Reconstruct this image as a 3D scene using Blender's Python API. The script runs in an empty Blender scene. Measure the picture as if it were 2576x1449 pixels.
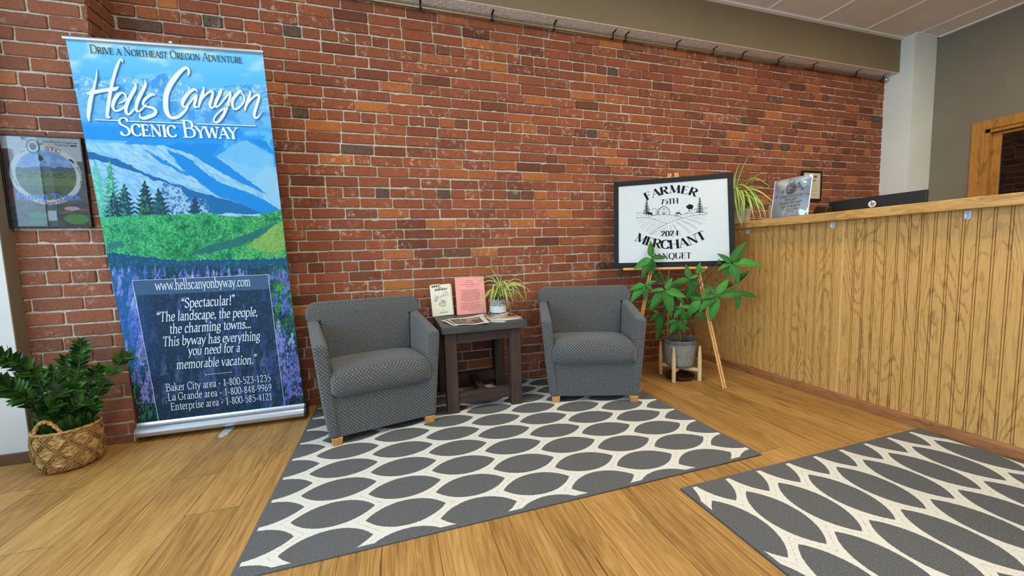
import bpy, bmesh, math, random
import numpy as np
from mathutils import Vector, Matrix

SC = bpy.context.scene
COL = SC.collection
rnd = random.Random(7)
PI = math.pi

# ------------------------------------------------------------------ camera
# floor is z = 0, the brick wall is the plane y = 2.9, the camera stands at (0, 0, 1)
IW, IH, FPX = 2576.0, 1449.0, 966.0
YAW, PITCH, ROLL = 0.2990, 0.08635, -0.03151
def _cam_axes():
    cy, sy, cp, sp = math.cos(YAW), math.sin(YAW), math.cos(PITCH), math.sin(PITCH)
    F = Vector((sy*cp, cy*cp, -sp)); R = Vector((cy, -sy, 0)); U = R.cross(F)
    cr, sr = math.cos(ROLL), math.sin(ROLL)
    return R*cr + U*sr, -R*sr + U*cr, F
CR, CU, CF = _cam_axes()
CAM = Vector((0, 0, 1.0))
cam = bpy.data.cameras.new('camera')
cam.sensor_width = 36.0; cam.lens = FPX/IW*36.0; cam.clip_start = 0.02
camo = bpy.data.objects.new('camera', cam); COL.objects.link(camo)
m = Matrix.Identity(4)
for i in range(3):
    m[i][0], m[i][1], m[i][2], m[i][3] = CR[i], CU[i], -CF[i], CAM[i]
camo.matrix_world = m
SC.camera = camo

# measuring helpers: where a sight line of the photograph meets a plane of the room
def ray(px, py):
    return CR*((px-IW/2)/FPX) + CU*(-(py-IH/2)/FPX) + CF
def atY(px, py, Y):
    r = ray(px, py); return CAM + r*((Y-CAM.y)/r.y)
def atX(px, py, X):
    r = ray(px, py); return CAM + r*((X-CAM.x)/r.x)
def atZ(px, py, Z):
    r = ray(px, py); return CAM + r*((Z-CAM.z)/r.z)
def atD(px, py, D):
    r = ray(px, py); return CAM + r*(D/math.hypot(r.x, r.y))
def atP(px, py, P, n):
    r = ray(px, py); return CAM + r*((P-CAM).dot(n)/r.dot(n))

# ------------------------------------------------------------------ world, light, exposure
SC.view_settings.view_transform = 'Standard'
SC.view_settings.look = 'None'
SC.view_settings.exposure = 0.0
SC.view_settings.gamma = 1.0
SC.view_settings.use_curve_mapping = False
w = bpy.data.worlds.new('sky'); SC.world = w; w.use_nodes = True
w.node_tree.nodes['Background'].inputs[0].default_value = (0.50, 0.72, 1.0, 1)
w.node_tree.nodes['Background'].inputs[1].default_value = 1.6

def area(name, loc, rot, sx, sy, power, col, spread=PI):
    l = bpy.data.lights.new(name, 'AREA'); l.shape = 'RECTANGLE'; l.size = sx; l.size_y = sy
    l.energy = power; l.color = col; l.spread = spread
    o = bpy.data.objects.new(name, l); COL.objects.link(o); o.location = loc; o.rotation_euler = rot
    return o
DAY = (0.50, 0.74, 1.0)
WARM = (1.0, 0.88, 0.68)
# daylight entering by the shop windows on the left and behind the camera
area('window_daylight_left', (-2.56, 1.80, 1.52), (0, -PI/2, 0), 2.2, 0.94, 20, DAY)
area('window_daylight_left', (-2.56, 0.30, 1.52), (0, -PI/2, 0), 2.2, 1.30, 66, DAY)
area('window_daylight_left', (-2.56, -1.10, 1.52), (0, -PI/2, 0), 2.2, 1.20, 54, DAY)
area('window_daylight_front', (-0.8, -3.55, 1.5), (PI/2, 0, 0), 1.8, 2.1, 18, DAY)
area('window_daylight_front', (1.2, -3.55, 1.5), (PI/2, 0, 0), 1.7, 2.1, 10, DAY)
# ceiling troffers
for tx, ty, pw in ((-0.4, 1.0, 37), (1.9, 1.0, 40), (3.9, 1.0, 36), (-0.4, -1.8, 18), (1.9, -1.8, 20), (4.3, -1.8, 20)):
    area('troffer_light', (tx, ty, 3.06), (0, 0, 0), 0.56, 1.16, pw, WARM)

# ------------------------------------------------------------------ object bookkeeping
MATW = {}
def link(o): COL.objects.link(o); return o
def thing(name, label, cat, loc=(0, 0, 0), rotz=0.0, group=None):
    o = link(bpy.data.objects.new(name, None)); o.empty_display_size = 0.05
    o.location = loc; o.rotation_euler = (0, 0, rotz)
    o['label'] = label; o['category'] = cat
    if group: o['group'] = group
    MATW[o.name] = Matrix.Translation(Vector(loc)) @ Matrix.Rotation(rotz, 4, 'Z')
    return o
def tag(o, label, cat, group=None, kind=None):
    if label: o['label'] = label
    if cat: o['category'] = cat
    if group: o['group'] = group
    if kind: o['kind'] = kind
    return o
def root_of(o):
    while o.parent: o = o.parent
    return o

class MB:
    """collects shapes in a bmesh, builds ONE mesh object"""
    def __init__(s): s.bm = bmesh.new()
    def xf(s, verts, M):
        if M is not None:
            for v in verts: v.co = M @ v.co
        return verts
    def hexa(s, c, bevel=0.0, seg=2, M=None):
        # c: 8 corners, bottom ring (x0y0, x1y0, x1y1, x0y1) then top ring
        b = bmesh.new()
        v = [b.verts.new(p) for p in c]
        for f in ((3, 2, 1, 0), (4, 5, 6, 7), (0, 1, 5, 4), (1, 2, 6, 5), (2, 3, 7, 6), (3, 0, 4, 7)):
            b.faces.new([v[i] for i in f])
        if bevel > 0:
            bmesh.ops.bevel(b, geom=b.edges[:], offset=bevel, segments=seg, profile=0.5, affect='EDGES', clamp_overlap=True)
        return s.join(b, M)
    def join(s, b, M=None):
        mp = {}
        out = []
        for v in b.verts:
            n = s.bm.verts.new(M @ v.co if M is not None else v.co); mp[v] = n; out.append(n)
        for f in b.faces:
            try:
                nf = s.bm.faces.new([mp[v] for v in f.verts]); nf.smooth = f.smooth; nf.material_index = f.material_index
            except ValueError: pass
        b.free()
        return out
    def box(s, x0, x1, y0, y1, z0, z1, bevel=0.0, seg=2, M=None):
        if x0 > x1: x0, x1 = x1, x0
        if y0 > y1: y0, y1 = y1, y0
        if z0 > z1: z0, z1 = z1, z0
        return s.hexa([(x0, y0, z0), (x1, y0, z0), (x1, y1, z0), (x0, y1, z0), (x0, y0, z1), (x1, y0, z1), (x1, y1, z1), (x0, y1, z1)], bevel, seg, M)
    def bar(s, a, b, w, h, up=(0, 0, 1), bevel=0.0, taper=1.0):
        a = Vector(a); b = Vector(b); d = (b-a).normalized(); u = Vector(up)
        sx = d.cross(u)
        if sx.length < 1e-5: sx = d.cross(Vector((1, 0, 0)))
        sx.normalize(); sy = sx.cross(d)
        c = []
        for p, t in ((a, 1.0), (b, taper)):
            for i, j in ((-1, -1), (1, -1), (1, 1), (-1, 1)):
                c.append(p + sx*(i*w/2*t) + sy*(j*h/2*t))
        return s.hexa(c, bevel)
    def ring_loft(s, rings, closed=True, cap0=True, cap1=True, M=None):
        rows = [[s.bm.verts.new(M @ Vector(p) if M is not None else p) for p in r] for r in rings]
        n = len(rows[0])
        for a, b in zip(rows[:-1], rows[1:]):
            for i in range(n if closed else n-1):
                j = (i+1) % n
                s.bm.faces.new((a[i], a[j], b[j], b[i]))
        if cap0: s.bm.faces.new(rows[0][::-1])
        if cap1: s.bm.faces.new(rows[-1])
        return rows
    def tube(s, pts, r, n=8, cap=True, M=None, flat=1.0):
        pts = [Vector(p) for p in pts]
        if not hasattr(r, '__len__'): r = [r]*len(pts)
        rings = []
        nrm = None
        for i, p in enumerate(pts):
            d = (pts[min(i+1, len(pts)-1)] - pts[max(i-1, 0)])
            if d.length < 1e-9: d = Vector((0, 0, 1))
            d.normalize()
            if nrm is None:
                nrm = d.orthogonal().normalized()
            else:
                nrm = (nrm - d*nrm.dot(d))
                if nrm.length < 1e-6: nrm = d.orthogonal()
                nrm.normalize()
            bn = d.cross(nrm)
            rings.append([p + nrm*(math.cos(2*PI*k/n)*r[i]) + bn*(math.sin(2*PI*k/n)*r[i]*flat) for k in range(n)])
        return s.ring_loft(rings, True, cap, cap, M)
    def lathe(s, prof, n=32, M=None, cap0=True, cap1=True, cx=0.0, cy=0.0, ex=1.0, ey=1.0):
        rings = [[(cx+r*ex*math.cos(2*PI*k/n), cy+r*ey*math.sin(2*PI*k/n), z) for k in range(n)] for r, z in prof]
        return s.ring_loft(rings, True, cap0, cap1, M)
    def grid(s, P):
        rows = [[s.bm.verts.new(p) for p in r] for r in P]
        for a, b in zip(rows[:-1], rows[1:]):
            for i in range(len(a)-1):
                s.bm.faces.new((a[i], a[i+1], b[i+1], b[i]))
        return rows
    def poly(s, pts):
        v = [s.bm.verts.new(p) for p in pts]
        try: return s.bm.faces.new(v)
        except ValueError: return None
    def slab(s, pts, off):
        """flat polygon with thickness: pts plus pts+off"""
        off = Vector(off)
        a = [s.bm.verts.new(p) for p in pts]; b = [s.bm.verts.new(Vector(p)+off) for p in pts]
        s.bm.faces.new(a); s.bm.faces.new(b[::-1])
        n = len(a)
        for i in range(n):
            j = (i+1) % n
            s.bm.faces.new((a[i], b[i], b[j], a[j]))
    def build(s, name, mat, parent=None, smooth=False, wn=False, uv=False, inv=None, fixn=True):
        me = bpy.data.meshes.new(name)
        if parent is not None and inv is None:
            r = root_of(parent)
            if r.name in MATW: inv = MATW[r.name].inverted()
        if inv is not None and inv is not False:
            for v in s.bm.verts: v.co = inv @ v.co
        if fixn and len(s.bm.faces) < 60000:
            bmesh.ops.recalc_face_normals(s.bm, faces=s.bm.faces[:])
        if smooth:
            for f in s.bm.faces: f.smooth = True
        if uv:
            L = s.bm.loops.layers.uv.new('UVMap')
            for f in s.bm.faces:
                n = f.normal; ax = max(range(3), key=lambda i: abs(n[i]))
                a, b = ((1, 2), (0, 2), (0, 1))[ax]
                for l in f.loops: l[L].uv = (l.vert.co[a], l.vert.co[b])
        s.bm.to_mesh(me); s.bm.free()
        for mm in (mat if isinstance(mat, (list, tuple)) else [mat]): me.materials.append(mm)
        o = link(bpy.data.objects.new(name, me))
        if parent is not None: o.parent = parent
        if wn:
            md = o.modifiers.new('wn', 'WEIGHTED_NORMAL'); md.keep_sharp = True
        return o
def np_mesh(name, V, F, mat, parent=None, smooth=False, attr=None, inv=None):
    """V (n,3), F list of index tuples or (m,4) array"""
    V = np.asarray(V, float)
    if parent is not None and inv is None:
        r = root_of(parent)
        if r.name in MATW:
            M = np.array(MATW[r.name].inverted()); V = V @ M[:3, :3].T + M[:3, 3]
    me = bpy.data.meshes.new(name)
    if isinstance(F, np.ndarray):
        me.vertices.add(len(V)); me.vertices.foreach_set('co', V.astype(np.float32).ravel())
        k = F.shape[1]
        me.loops.add(F.size); me.loops.foreach_set('vertex_index', F.astype(np.int32).ravel())
        me.polygons.add(len(F)); me.polygons.foreach_set('loop_start', np.arange(0, F.size, k, dtype=np.int32))
        me.update(calc_edges=True)
    else:
        me.from_pydata([tuple(v) for v in V], [], F)
    if attr is not None:
        for nm, data in attr.items():
            a = me.attributes.new(nm, 'FLOAT_COLOR', 'POINT')
            d = np.ones((len(V), 4), np.float32); d[:, :data.shape[1]] = data
            a.data.foreach_set('color', d.ravel())
    if smooth: me.polygons.foreach_set('use_smooth', [True]*len(me.polygons))
    me.materials.append(mat)
    me.validate()
    o = link(bpy.data.objects.new(name, me))
    if parent is not None: o.parent = parent
    return o

# ------------------------------------------------------------------ materials
def s2l(c):
    def f(v):
        v /= 255.0
        return v/12.92 if v <= 0.04045 else ((v+0.055)/1.055)**2.4
    return tuple(f(v) for v in c)
def C4(c): return (c[0], c[1], c[2], 1)
class NT:
    """small node expression helper"""
    def __init__(s, name):
        s.mat = bpy.data.materials.new(name); s.mat.use_nodes = True
        s.t = s.mat.node_tree; s.n = s.t.nodes; s.b = s.n['Principled BSDF']
    def put(s, sock, v):
        if isinstance(v, bpy.types.NodeSocket): s.t.links.new(v, sock)
        else: sock.default_value = v
    def m(s, op, a, b=None, c=None, clamp=False):
        n = s.n.new('ShaderNodeMath'); n.operation = op; n.use_clamp = clamp
        s.put(n.inputs[0], a)
        if b is not None: s.put(n.inputs[1], b)
        if c is not None: s.put(n.inputs[2], c)
        return n.outputs[0]
    def coord(s, which='Object'):
        return s.n.new('ShaderNodeTexCoord').outputs[which]
    def mapping(s, v, loc=(0, 0, 0), rot=(0, 0, 0), scale=(1, 1, 1)):
        n = s.n.new('ShaderNodeMapping'); s.put(n.inputs[0], v)
        n.inputs[1].default_value = loc; n.inputs[2].default_value = rot; n.inputs[3].default_value = scale
        return n.outputs[0]
    def sep(s, v):
        n = s.n.new('ShaderNodeSeparateXYZ'); s.put(n.inputs[0], v); return n.outputs
    def comb(s, x, y, z):
        n = s.n.new('ShaderNodeCombineXYZ')
        for i, v in enumerate((x, y, z)): s.put(n.inputs[i], v)
        return n.outputs[0]
    def noise(s, v, scale, detail=3.0, rough=0.55, dist=0.0, out=0):
        n = s.n.new('ShaderNodeTexNoise'); s.put(n.inputs['Vector'], v)
        s.put(n.inputs['Scale'], scale); n.inputs['Detail'].default_value = detail
        n.inputs['Roughness'].default_value = rough; n.inputs['Distortion'].default_value = dist
        return n.outputs[out]
    def voro(s, v, scale, feature='F1', out='Distance', rnd_=1.0):
        n = s.n.new('ShaderNodeTexVoronoi'); n.feature = feature; s.put(n.inputs['Vector'], v)
        n.inputs['Scale'].default_value = scale; n.inputs['Randomness'].default_value = rnd_
        return n.outputs[out]
    def ramp(s, fac, stops, interp='LINEAR'):
        n = s.n.new('ShaderNodeValToRGB'); n.color_ramp.interpolation = interp
        e = n.color_ramp.elements
        while len(e) > 1: e.remove(e[0])
        for i, (p, c) in enumerate(stops):
            k = e[0] if i == 0 else e.new(p)
            k.position = p; k.color = C4(c) if len(c) == 3 else c
        s.put(n.inputs[0], fac)
        return n.outputs[0]
    def fac(s, v, lo, hi):
        n = s.n.new('ShaderNodeMapRange'); n.clamp = True; n.interpolation_type = 'SMOOTHSTEP'
        s.put(n.inputs[0], v); n.inputs[1].default_value = lo; n.inputs[2].default_value = hi
        return n.outputs[0]
    def mix(s, f, a, b, mode='MIX'):
        n = s.n.new('ShaderNodeMix'); n.data_type = 'RGBA'; n.blend_type = mode
        s.put(n.inputs[0], f)
        s.put(n.inputs[6], C4(a) if isinstance(a, tuple) else a); s.put(n.inputs[7], C4(b) if isinstance(b, tuple) else b)
        return n.outputs[2]
    def attr(s, name):
        n = s.n.new('ShaderNodeAttribute'); n.attribute_name = name; return n.outputs['Color']
    def bump(s, h, strength=0.3, dist=0.01):
        n = s.n.new('ShaderNodeBump'); n.inputs['Strength'].default_value = strength; n.inputs['Distance'].default_value = dist
        s.put(n.inputs['Height'], h); s.t.links.new(n.outputs[0], s.b.inputs['Normal'])
    def set(s, color=None, rough=None, metal=None, spec=None, alpha=None, **kw):
        b = s.b
        if color is not None: s.put(b.inputs['Base Color'], C4(color) if isinstance(color, tuple) else color)
        if rough is not None: s.put(b.inputs['Roughness'], rough)
        if metal is not None: s.put(b.inputs['Metallic'], metal)
        if spec is not None: s.put(b.inputs['Specular IOR Level'], spec)
        if alpha is not None: s.put(b.inputs['Alpha'], alpha)
        for k, v in kw.items(): s.put(b.inputs[k.replace('_', ' ')], v)
        return s.mat
def plain(name, rgb, rough=0.5, metal=0.0, var=0.08, scale=30.0, spec=0.5, bump=0.0):
    """simple procedural: colour with slight noise variation"""
    t = NT(name); c = s2l(rgb); v = t.coord()
    f = t.noise(v, scale, 4)
    lo = tuple(x*(1-var) for x in c); hi = tuple(min(1, x*(1+var)) for x in c)
    col = t.ramp(f, [(0.3, lo), (0.7, hi)])
    if bump: t.bump(f, bump, 0.004)
    return t.set(col, rough, metal, spec)

def m_brick(name='old_brick', dull=0.0):
    t = NT(name); v = t.coord(); a = t.attr('brick')
    n = t.n.new('ShaderNodeSeparateColor'); t.put(n.inputs[0], a)
    tone, seed, dark = n.outputs[0], n.outputs[1], n.outputs[2]
    big = t.noise(v, 9.0, 4, 0.6); fine = t.noise(v, 70.0, 5, 0.65)
    tt = t.m('ADD', tone, t.m('MULTIPLY', t.m('SUBTRACT', big, 0.5), 0.35))
    col = t.ramp(tt, [(0.0, s2l((100, 60, 46))), (0.35, s2l((136, 78, 54))), (0.65, s2l((156, 88, 55))), (1.0, s2l((184, 114, 58)))])
    col = t.mix(dark, col, t.ramp(fine, [(0.3, s2l((58, 52, 47))), (0.7, s2l((104, 94, 80)))]))
    col = t.mix(t.fac(fine, 0.52, 0.75), col, t.mix(0.45, col, s2l((80, 38, 28))))
    w1 = t.noise(v, 26.0, 5, 0.7); w2 = t.noise(v, 5.0, 2)
    sm = t.m('MULTIPLY', t.fac(w1, 0.52, 0.68), t.fac(w2, 0.36, 0.56))
    sm = t.m('MULTIPLY', sm, t.fac(seed, 0.15, 0.8))
    col = t.mix(t.m('MULTIPLY', sm, 0.7), col, s2l((205, 172, 150)))
    pit = t.fac(t.noise(v, 45.0, 2), 0.70, 0.76)
    col = t.mix(t.m('MULTIPLY', pit, 0.7), col, s2l((60, 30, 22)))
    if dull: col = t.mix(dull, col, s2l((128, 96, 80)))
    gr = t.noise(v, 210.0, 3, 0.7)
    col = t.mix(t.m('MULTIPLY', t.fac(gr, 0.50, 0.30), 0.5), col, s2l((84, 44, 32)))
    col = t.mix(t.m('MULTIPLY', t.fac(gr, 0.58, 0.74), 0.4), col, s2l((196, 150, 118)))
    sp = t.fac(t.noise(v, 120.0, 2, 0.6), 0.68, 0.74)
    col = t.mix(t.m('MULTIPLY', sp, t.m('MULTIPLY', t.fac(w2, 0.4, 0.6), 0.7)), col, s2l((214, 188, 164)))
    t.bump(t.m('SUBTRACT', t.m('ADD', fine, t.m('MULTIPLY', gr, 0.6)), pit), 0.7, 0.005)
    return t.set(col, 0.9, spec=0.2)
def m_mortar():
    t = NT('mortar'); v = t.coord(); f = t.noise(v, 60, 6, 0.7); g = t.noise(v, 4, 3)
    col = t.ramp(t.m('ADD', t.m('MULTIPLY', f, 0.7), t.m('MULTIPLY', g, 0.3)), [(0.3, s2l((146, 136, 120))), (0.55, s2l((196, 187, 168))), (0.75, s2l((224, 216, 200)))])
    t.bump(f, 0.7, 0.006)
    return t.set(col, 0.95, spec=0.1)
def m_floor():
    t = NT('wood_plank_floor'); v = t.coord(); x, y, z = t.sep(v)
    PW, PL = 0.19, 1.22
    i = t.m('FLOOR', t.m('DIVIDE', t.m('ADD', x, 9.5-0.1), PW))
    wn = t.n.new('ShaderNodeTexWhiteNoise'); wn.noise_dimensions = '1D'; t.put(wn.inputs['W'], i)
    off = wn.outputs[0]
    yy = t.m('ADD', t.m('DIVIDE', y, PL), t.m('ADD', off, 20.0))
    j = t.m('FLOOR', yy)
    wn2 = t.n.new('ShaderNodeTexWhiteNoise'); wn2.noise_dimensions = '2D'; t.put(wn2.inputs['Vector'], t.comb(i, j, 0))
    r = wn2.outputs[0]
    fx = t.m('FRACT', t.m('DIVIDE', t.m('ADD', x, 9.4), PW)); fy = t.m('FRACT', yy)
    ex = t.m('MULTIPLY', t.m('MINIMUM', fx, t.m('SUBTRACT', 1.0, fx)), PW)
    ey = t.m('MULTIPLY', t.m('MINIMUM', fy, t.m('SUBTRACT', 1.0, fy)), PL)
    seam = t.m('SUBTRACT', 1.0, t.fac(t.m('MINIMUM', ex, ey), 0.0004, 0.0022))
    gv = t.comb(t.m('ADD', t.m('MULTIPLY', x, 9.0), t.m('MULTIPLY', r, 31.0)), t.m('MULTIPLY', y, 0.75), t.m('MULTIPLY', r, 17.0))
    g1 = t.noise(gv, 1.3, 3, 0.5, 0.6)
    rings = t.m('FRACT', t.m('MULTIPLY', g1, 9.0))
    rings = t.m('ABSOLUTE', t.m('SUBTRACT', rings, 0.5))
    fv = t.comb(t.m('MULTIPLY', x, 210.0), t.m('MULTIPLY', y, 5.5), r)
    fine = t.noise(fv, 1.0, 5, 0.7)
    big = t.noise(t.comb(t.m('MULTIPLY', x, 5.0), t.m('MULTIPLY', y, 1.2), r), 1.0, 3)
    tone = t.m('ADD', t.m('MULTIPLY', fine, 0.62), t.m('ADD', t.m('MULTIPLY', rings, 0.22), t.m('MULTIPLY', big, 0.34)))
    tone = t.m('ADD', tone, t.m('MULTIPLY', t.m('SUBTRACT', r, 0.5), 0.09))
    col = t.ramp(tone, [(0.30, s2l((108, 77, 38))), (0.52, s2l((164, 122, 64))), (0.76, s2l((200, 158, 92)))])
    ck = t.noise(t.comb(t.m('MULTIPLY', x, 105.0), t.m('MULTIPLY', y, 2.6), t.m('MULTIPLY', r, 9.0)), 1.0, 2, 0.5, 0.4)
    crack = t.m('MULTIPLY', t.fac(ck, 0.64, 0.70), t.fac(t.noise(v, 3.0, 2), 0.40, 0.58))
    col = t.mix(t.m('MULTIPLY', crack, 0.7), col, s2l((84, 54, 26)))
    kn = t.voro(t.comb(t.m('MULTIPLY', x, 2.1), t.m('MULTIPLY', y, 0.9), 3.0), 1.0)
    knot = t.m('SUBTRACT', 1.0, t.fac(kn, 0.02, 0.05))
    col = t.mix(t.m('MULTIPLY', knot, 0.65), col, s2l((92, 58, 28)))
    col = t.mix(t.m('MULTIPLY', seam, 0.75), col, s2l((70, 46, 22)))
    t.bump(t.m('SUBTRACT', t.m('MULTIPLY', fine, 0.3), seam), 0.25, 0.002)
    return t.set(col, t.fac(fine, -0.6, 1.6), spec=0.4)
def m_oak(name='oak_veneer', axis='z', lo=(150, 104, 58), mid=(194, 146, 84), hi=(214, 170, 106), rough=0.42, freq=1.0, cath=1.0):
    t = NT(name); v = t.coord(); x, y, z = t.sep(v)
    A = {'z': (x, y, z), 'y': (x, z, y), 'x': (z, y, x)}[axis]
    a, b, g = A
    base = t.comb(t.m('MULTIPLY', a, 4.4*freq), t.m('MULTIPLY', b, 4.4*freq), t.m('MULTIPLY', g, 0.85*freq))
    n1 = t.noise(base, 1.6, 1.0, 0.4, 0.15)
    wob = t.noise(t.comb(t.m('MULTIPLY', a, 70.0), t.m('MULTIPLY', b, 70.0), t.m('MULTIPLY', g, 16.0)), 1.0, 2)
    k = t.m('ADD', t.m('MULTIPLY', n1, 20.0*cath), t.m('MULTIPLY', wob, 1.0))
    fr = t.m('FRACT', k)
    line = t.m('MULTIPLY', t.fac(fr, 0.58, 0.88), t.m('SUBTRACT', 1.0, t.fac(fr, 0.88, 1.0)))
    line = t.m('MULTIPLY', line, t.m('ADD', 0.35, t.m('MULTIPLY', 0.65, t.fac(t.noise(base, 3.1, 2), 0.38, 0.6))))
    pores = t.noise(t.comb(t.m('MULTIPLY', a, 220.0), t.m('MULTIPLY', b, 220.0), t.m('MULTIPLY', g, 9.0)), 1.0, 3, 0.6)
    col = t.ramp(pores, [(0.3, s2l(mid)), (0.7, s2l(hi))])
    col = t.mix(t.m('MULTIPLY', line, 0.66), col, s2l(lo))
    col = t.mix(t.m('MULTIPLY', t.fac(pores, 0.42, 0.30), 0.45), col, s2l(lo))
    t.bump(pores, 0.12, 0.002)
    return t.set(col, rough, spec=0.4)
def m_rug(name, ox, oy, along_y, hx, hy):
    t = NT(name); v = t.coord(); x, y, z = t.sep(v)
    edge = t.m('MAXIMUM', t.fac(t.m('ABSOLUTE', x), hx-0.016, hx-0.013), t.fac(t.m('ABSOLUTE', y), hy-0.016, hy-0.013))
    if along_y: x, y = y, x
    L, h, PX, PY = 0.1525, 0.0775, 0.274, 0.1735
    R = (L*L+h*h)/(2*h)
    nz = t.m('MULTIPLY', t.m('SUBTRACT', t.noise(v, 130, 2), 0.5), 0.006)
    ds = []
    for sx, sy in ((0.0, 0.0), (PX, PY/2)):
        a = t.m('SUBTRACT', t.m('MODULO', t.m('ADD', t.m('SUBTRACT', x, ox+sx), 40*PX+PX), 2*PX), PX)
        b = t.m('ABSOLUTE', t.m('SUBTRACT', t.m('MODULO', t.m('ADD', t.m('SUBTRACT', y, oy+sy), 80*PY+PY/2), PY), PY/2))
        b = t.m('ADD', b, R-h)
        d = t.m('SUBTRACT', R, t.m('SQRT', t.m('ADD', t.m('MULTIPLY', a, a), t.m('MULTIPLY', b, b))))
        ds.append(d)
    d = t.m('ADD', t.m('MAXIMUM', ds[0], ds[1]), nz)
    leaf = t.m('MAXIMUM', t.fac(d, -0.0005, 0.0012), edge)
    f1 = t.noise(v, 260, 3, 0.7); f2 = t.noise(v, 60, 3)
    dk = t.ramp(f1, [(0.3, s2l((74, 75, 76))), (0.55, s2l((104, 105, 106))), (0.75, s2l((130, 130, 128)))])
    lt = t.ramp(f1, [(0.25, s2l((204, 200, 186))), (0.5, s2l((224, 222, 211))), (0.8, s2l((240, 238, 231)))])
    st = t.m('ABSOLUTE', t.m('SUBTRACT', ds[0], ds[1]))
    st = t.m('MULTIPLY', t.m('SUBTRACT', 1.0, t.fac(st, 0.0015, 0.004)), t.fac(t.m('MULTIPLY', d, -1.0), 0.010, 0.014))
    st = t.m('MULTIPLY', st, t.fac(t.noise(v, 150, 1), 0.45, 0.55))
    lt = t.mix(t.m('MULTIPLY', st, 0.55), lt, s2l((120, 116, 104)))
    col = t.mix(leaf, lt, dk)
    t.bump(t.m('ADD', t.m('MULTIPLY', f1, 0.6), t.m('MULTIPLY', t.m('SUBTRACT', 1.0, leaf), 0.8)), 0.9, 0.006)
    return t.set(col, 0.95, spec=0.1)
def m_fabric():
    t = NT('dotted_upholstery'); uv = t.coord('UV'); u, v, _ = t.sep(uv)
    def lat(P, shifts):
        best = None
        for sx, sy in shifts:
            a = t.m('SUBTRACT', t.m('MODULO', t.m('ADD', t.m('ADD', u, sx), 100*P), P), P/2)
            b = t.m('SUBTRACT', t.m('MODULO', t.m('ADD', t.m('ADD', v, sy), 100*P), P), P/2)
            d = t.m('SQRT', t.m('ADD', t.m('MULTIPLY', a, a), t.m('MULTIPLY', b, b)))
            best = d if best is None else t.m('MINIMUM', best, d)
        return best
    P = 0.0200
    nz = t.m('MULTIPLY', t.m('SUBTRACT', t.noise(uv, 600, 2), 0.5), 0.0045)
    d1 = t.m('ADD', lat(P, ((0, 0), (P/2, P/2))), nz)
    d2 = t.m('ADD', lat(P/2, ((P/4, 0), (0, P/4))), nz)
    dot = t.m('SUBTRACT', 1.0, t.fac(d1, 0.0026, 0.0042))
    ringm = t.m('MULTIPLY', t.fac(d2, 0.0014, 0.0022), t.m('SUBTRACT', 1.0, t.fac(d2, 0.0026, 0.0036)))
    base = t.ramp(t.noise(uv, 900, 3), [(0.3, s2l((40, 42, 45))), (0.7, s2l((64, 66, 68)))])
    amp = t.fac(t.noise(uv, 55, 2), 0.25, 0.75)
    col = t.mix(t.m('MULTIPLY', ringm, 0.36), base, s2l((140, 144, 146)))
    col = t.mix(t.m('MULTIPLY', dot, t.m('ADD', 0.22, t.m('MULTIPLY', amp, 0.42))), col, s2l((160, 158, 142)))
    t.bump(t.noise(uv, 1200, 2), 0.25, 0.002)
    return t.set(col, 0.9, spec=0.15, Sheen_Weight=0.2)
def m_weathered(name, rgb, axis='z', rough=0.7):
    t = NT(name); v = t.coord(); x, y, z = t.sep(v)
    sc = {'z': (60, 60, 3), 'x': (3, 60, 60), 'y': (60, 3, 60)}[axis]
    g = t.noise(t.mapping(v, scale=sc), 1.0, 4, 0.6)
    b = t.noise(v, 7, 3)
    c = s2l(rgb)
    col = t.ramp(t.m('ADD', t.m('MULTIPLY', g, 0.7), t.m('MULTIPLY', b, 0.3)), [(0.3, tuple(k*0.55 for k in c)), (0.55, c), (0.75, tuple(k*1.5 for k in c))])
    t.bump(g, 0.2, 0.002)
    return t.set(col, rough, spec=0.3)
def m_wall(name, rgb, bump=0.15, scale=140):
    t = NT(name); v = t.coord(); f = t.noise(v, scale, 4, 0.6); g = t.noise(v, 3, 2)
    c = s2l(rgb)
    col = t.ramp(g, [(0.3, tuple(k*0.96 for k in c)), (0.7, tuple(min(1, k*1.04) for k in c))])
    t.bump(f, bump, 0.004)
    return t.set(col, 0.75, spec=0.25)
def m_knockdown():
    t = NT('knockdown_plaster'); v = t.coord()
    f = t.noise(v, 34, 3, 0.55, 0.8)
    t.bump(t.fac(f, 0.45, 0.6), 0.7, 0.006)
    return t.set(s2l((236, 226, 214)), 0.8, spec=0.2)
def m_glass(name, tint=(1, 1, 1), refl=0.06):
    """thin pane: mostly clear, mirrors a little"""
    mt = bpy.data.materials.new(name); mt.use_nodes = True; t = mt.node_tree; t.nodes.clear()
    o = t.nodes.new('ShaderNodeOutputMaterial'); mx = t.nodes.new('ShaderNodeMixShader')
    tr = t.nodes.new('ShaderNodeBsdfTransparent'); tr.inputs[0].default_value = C4(tint)
    gl = t.nodes.new('ShaderNodeBsdfGlossy'); gl.inputs['Roughness'].default_value = 0.01
    fr = t.nodes.new('ShaderNodeFresnel'); fr.inputs[0].default_value = 1.5
    ad = t.nodes.new('ShaderNodeMath'); ad.operation = 'ADD'; ad.inputs[1].default_value = refl; ad.use_clamp = True
    t.links.new(fr.outputs[0], ad.inputs[0]); t.links.new(ad.outputs[0], mx.inputs[0])
    t.links.new(tr.outputs[0], mx.inputs[1]); t.links.new(gl.outputs[0], mx.inputs[2]); t.links.new(mx.outputs[0], o.inputs[0])
    return mt
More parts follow.
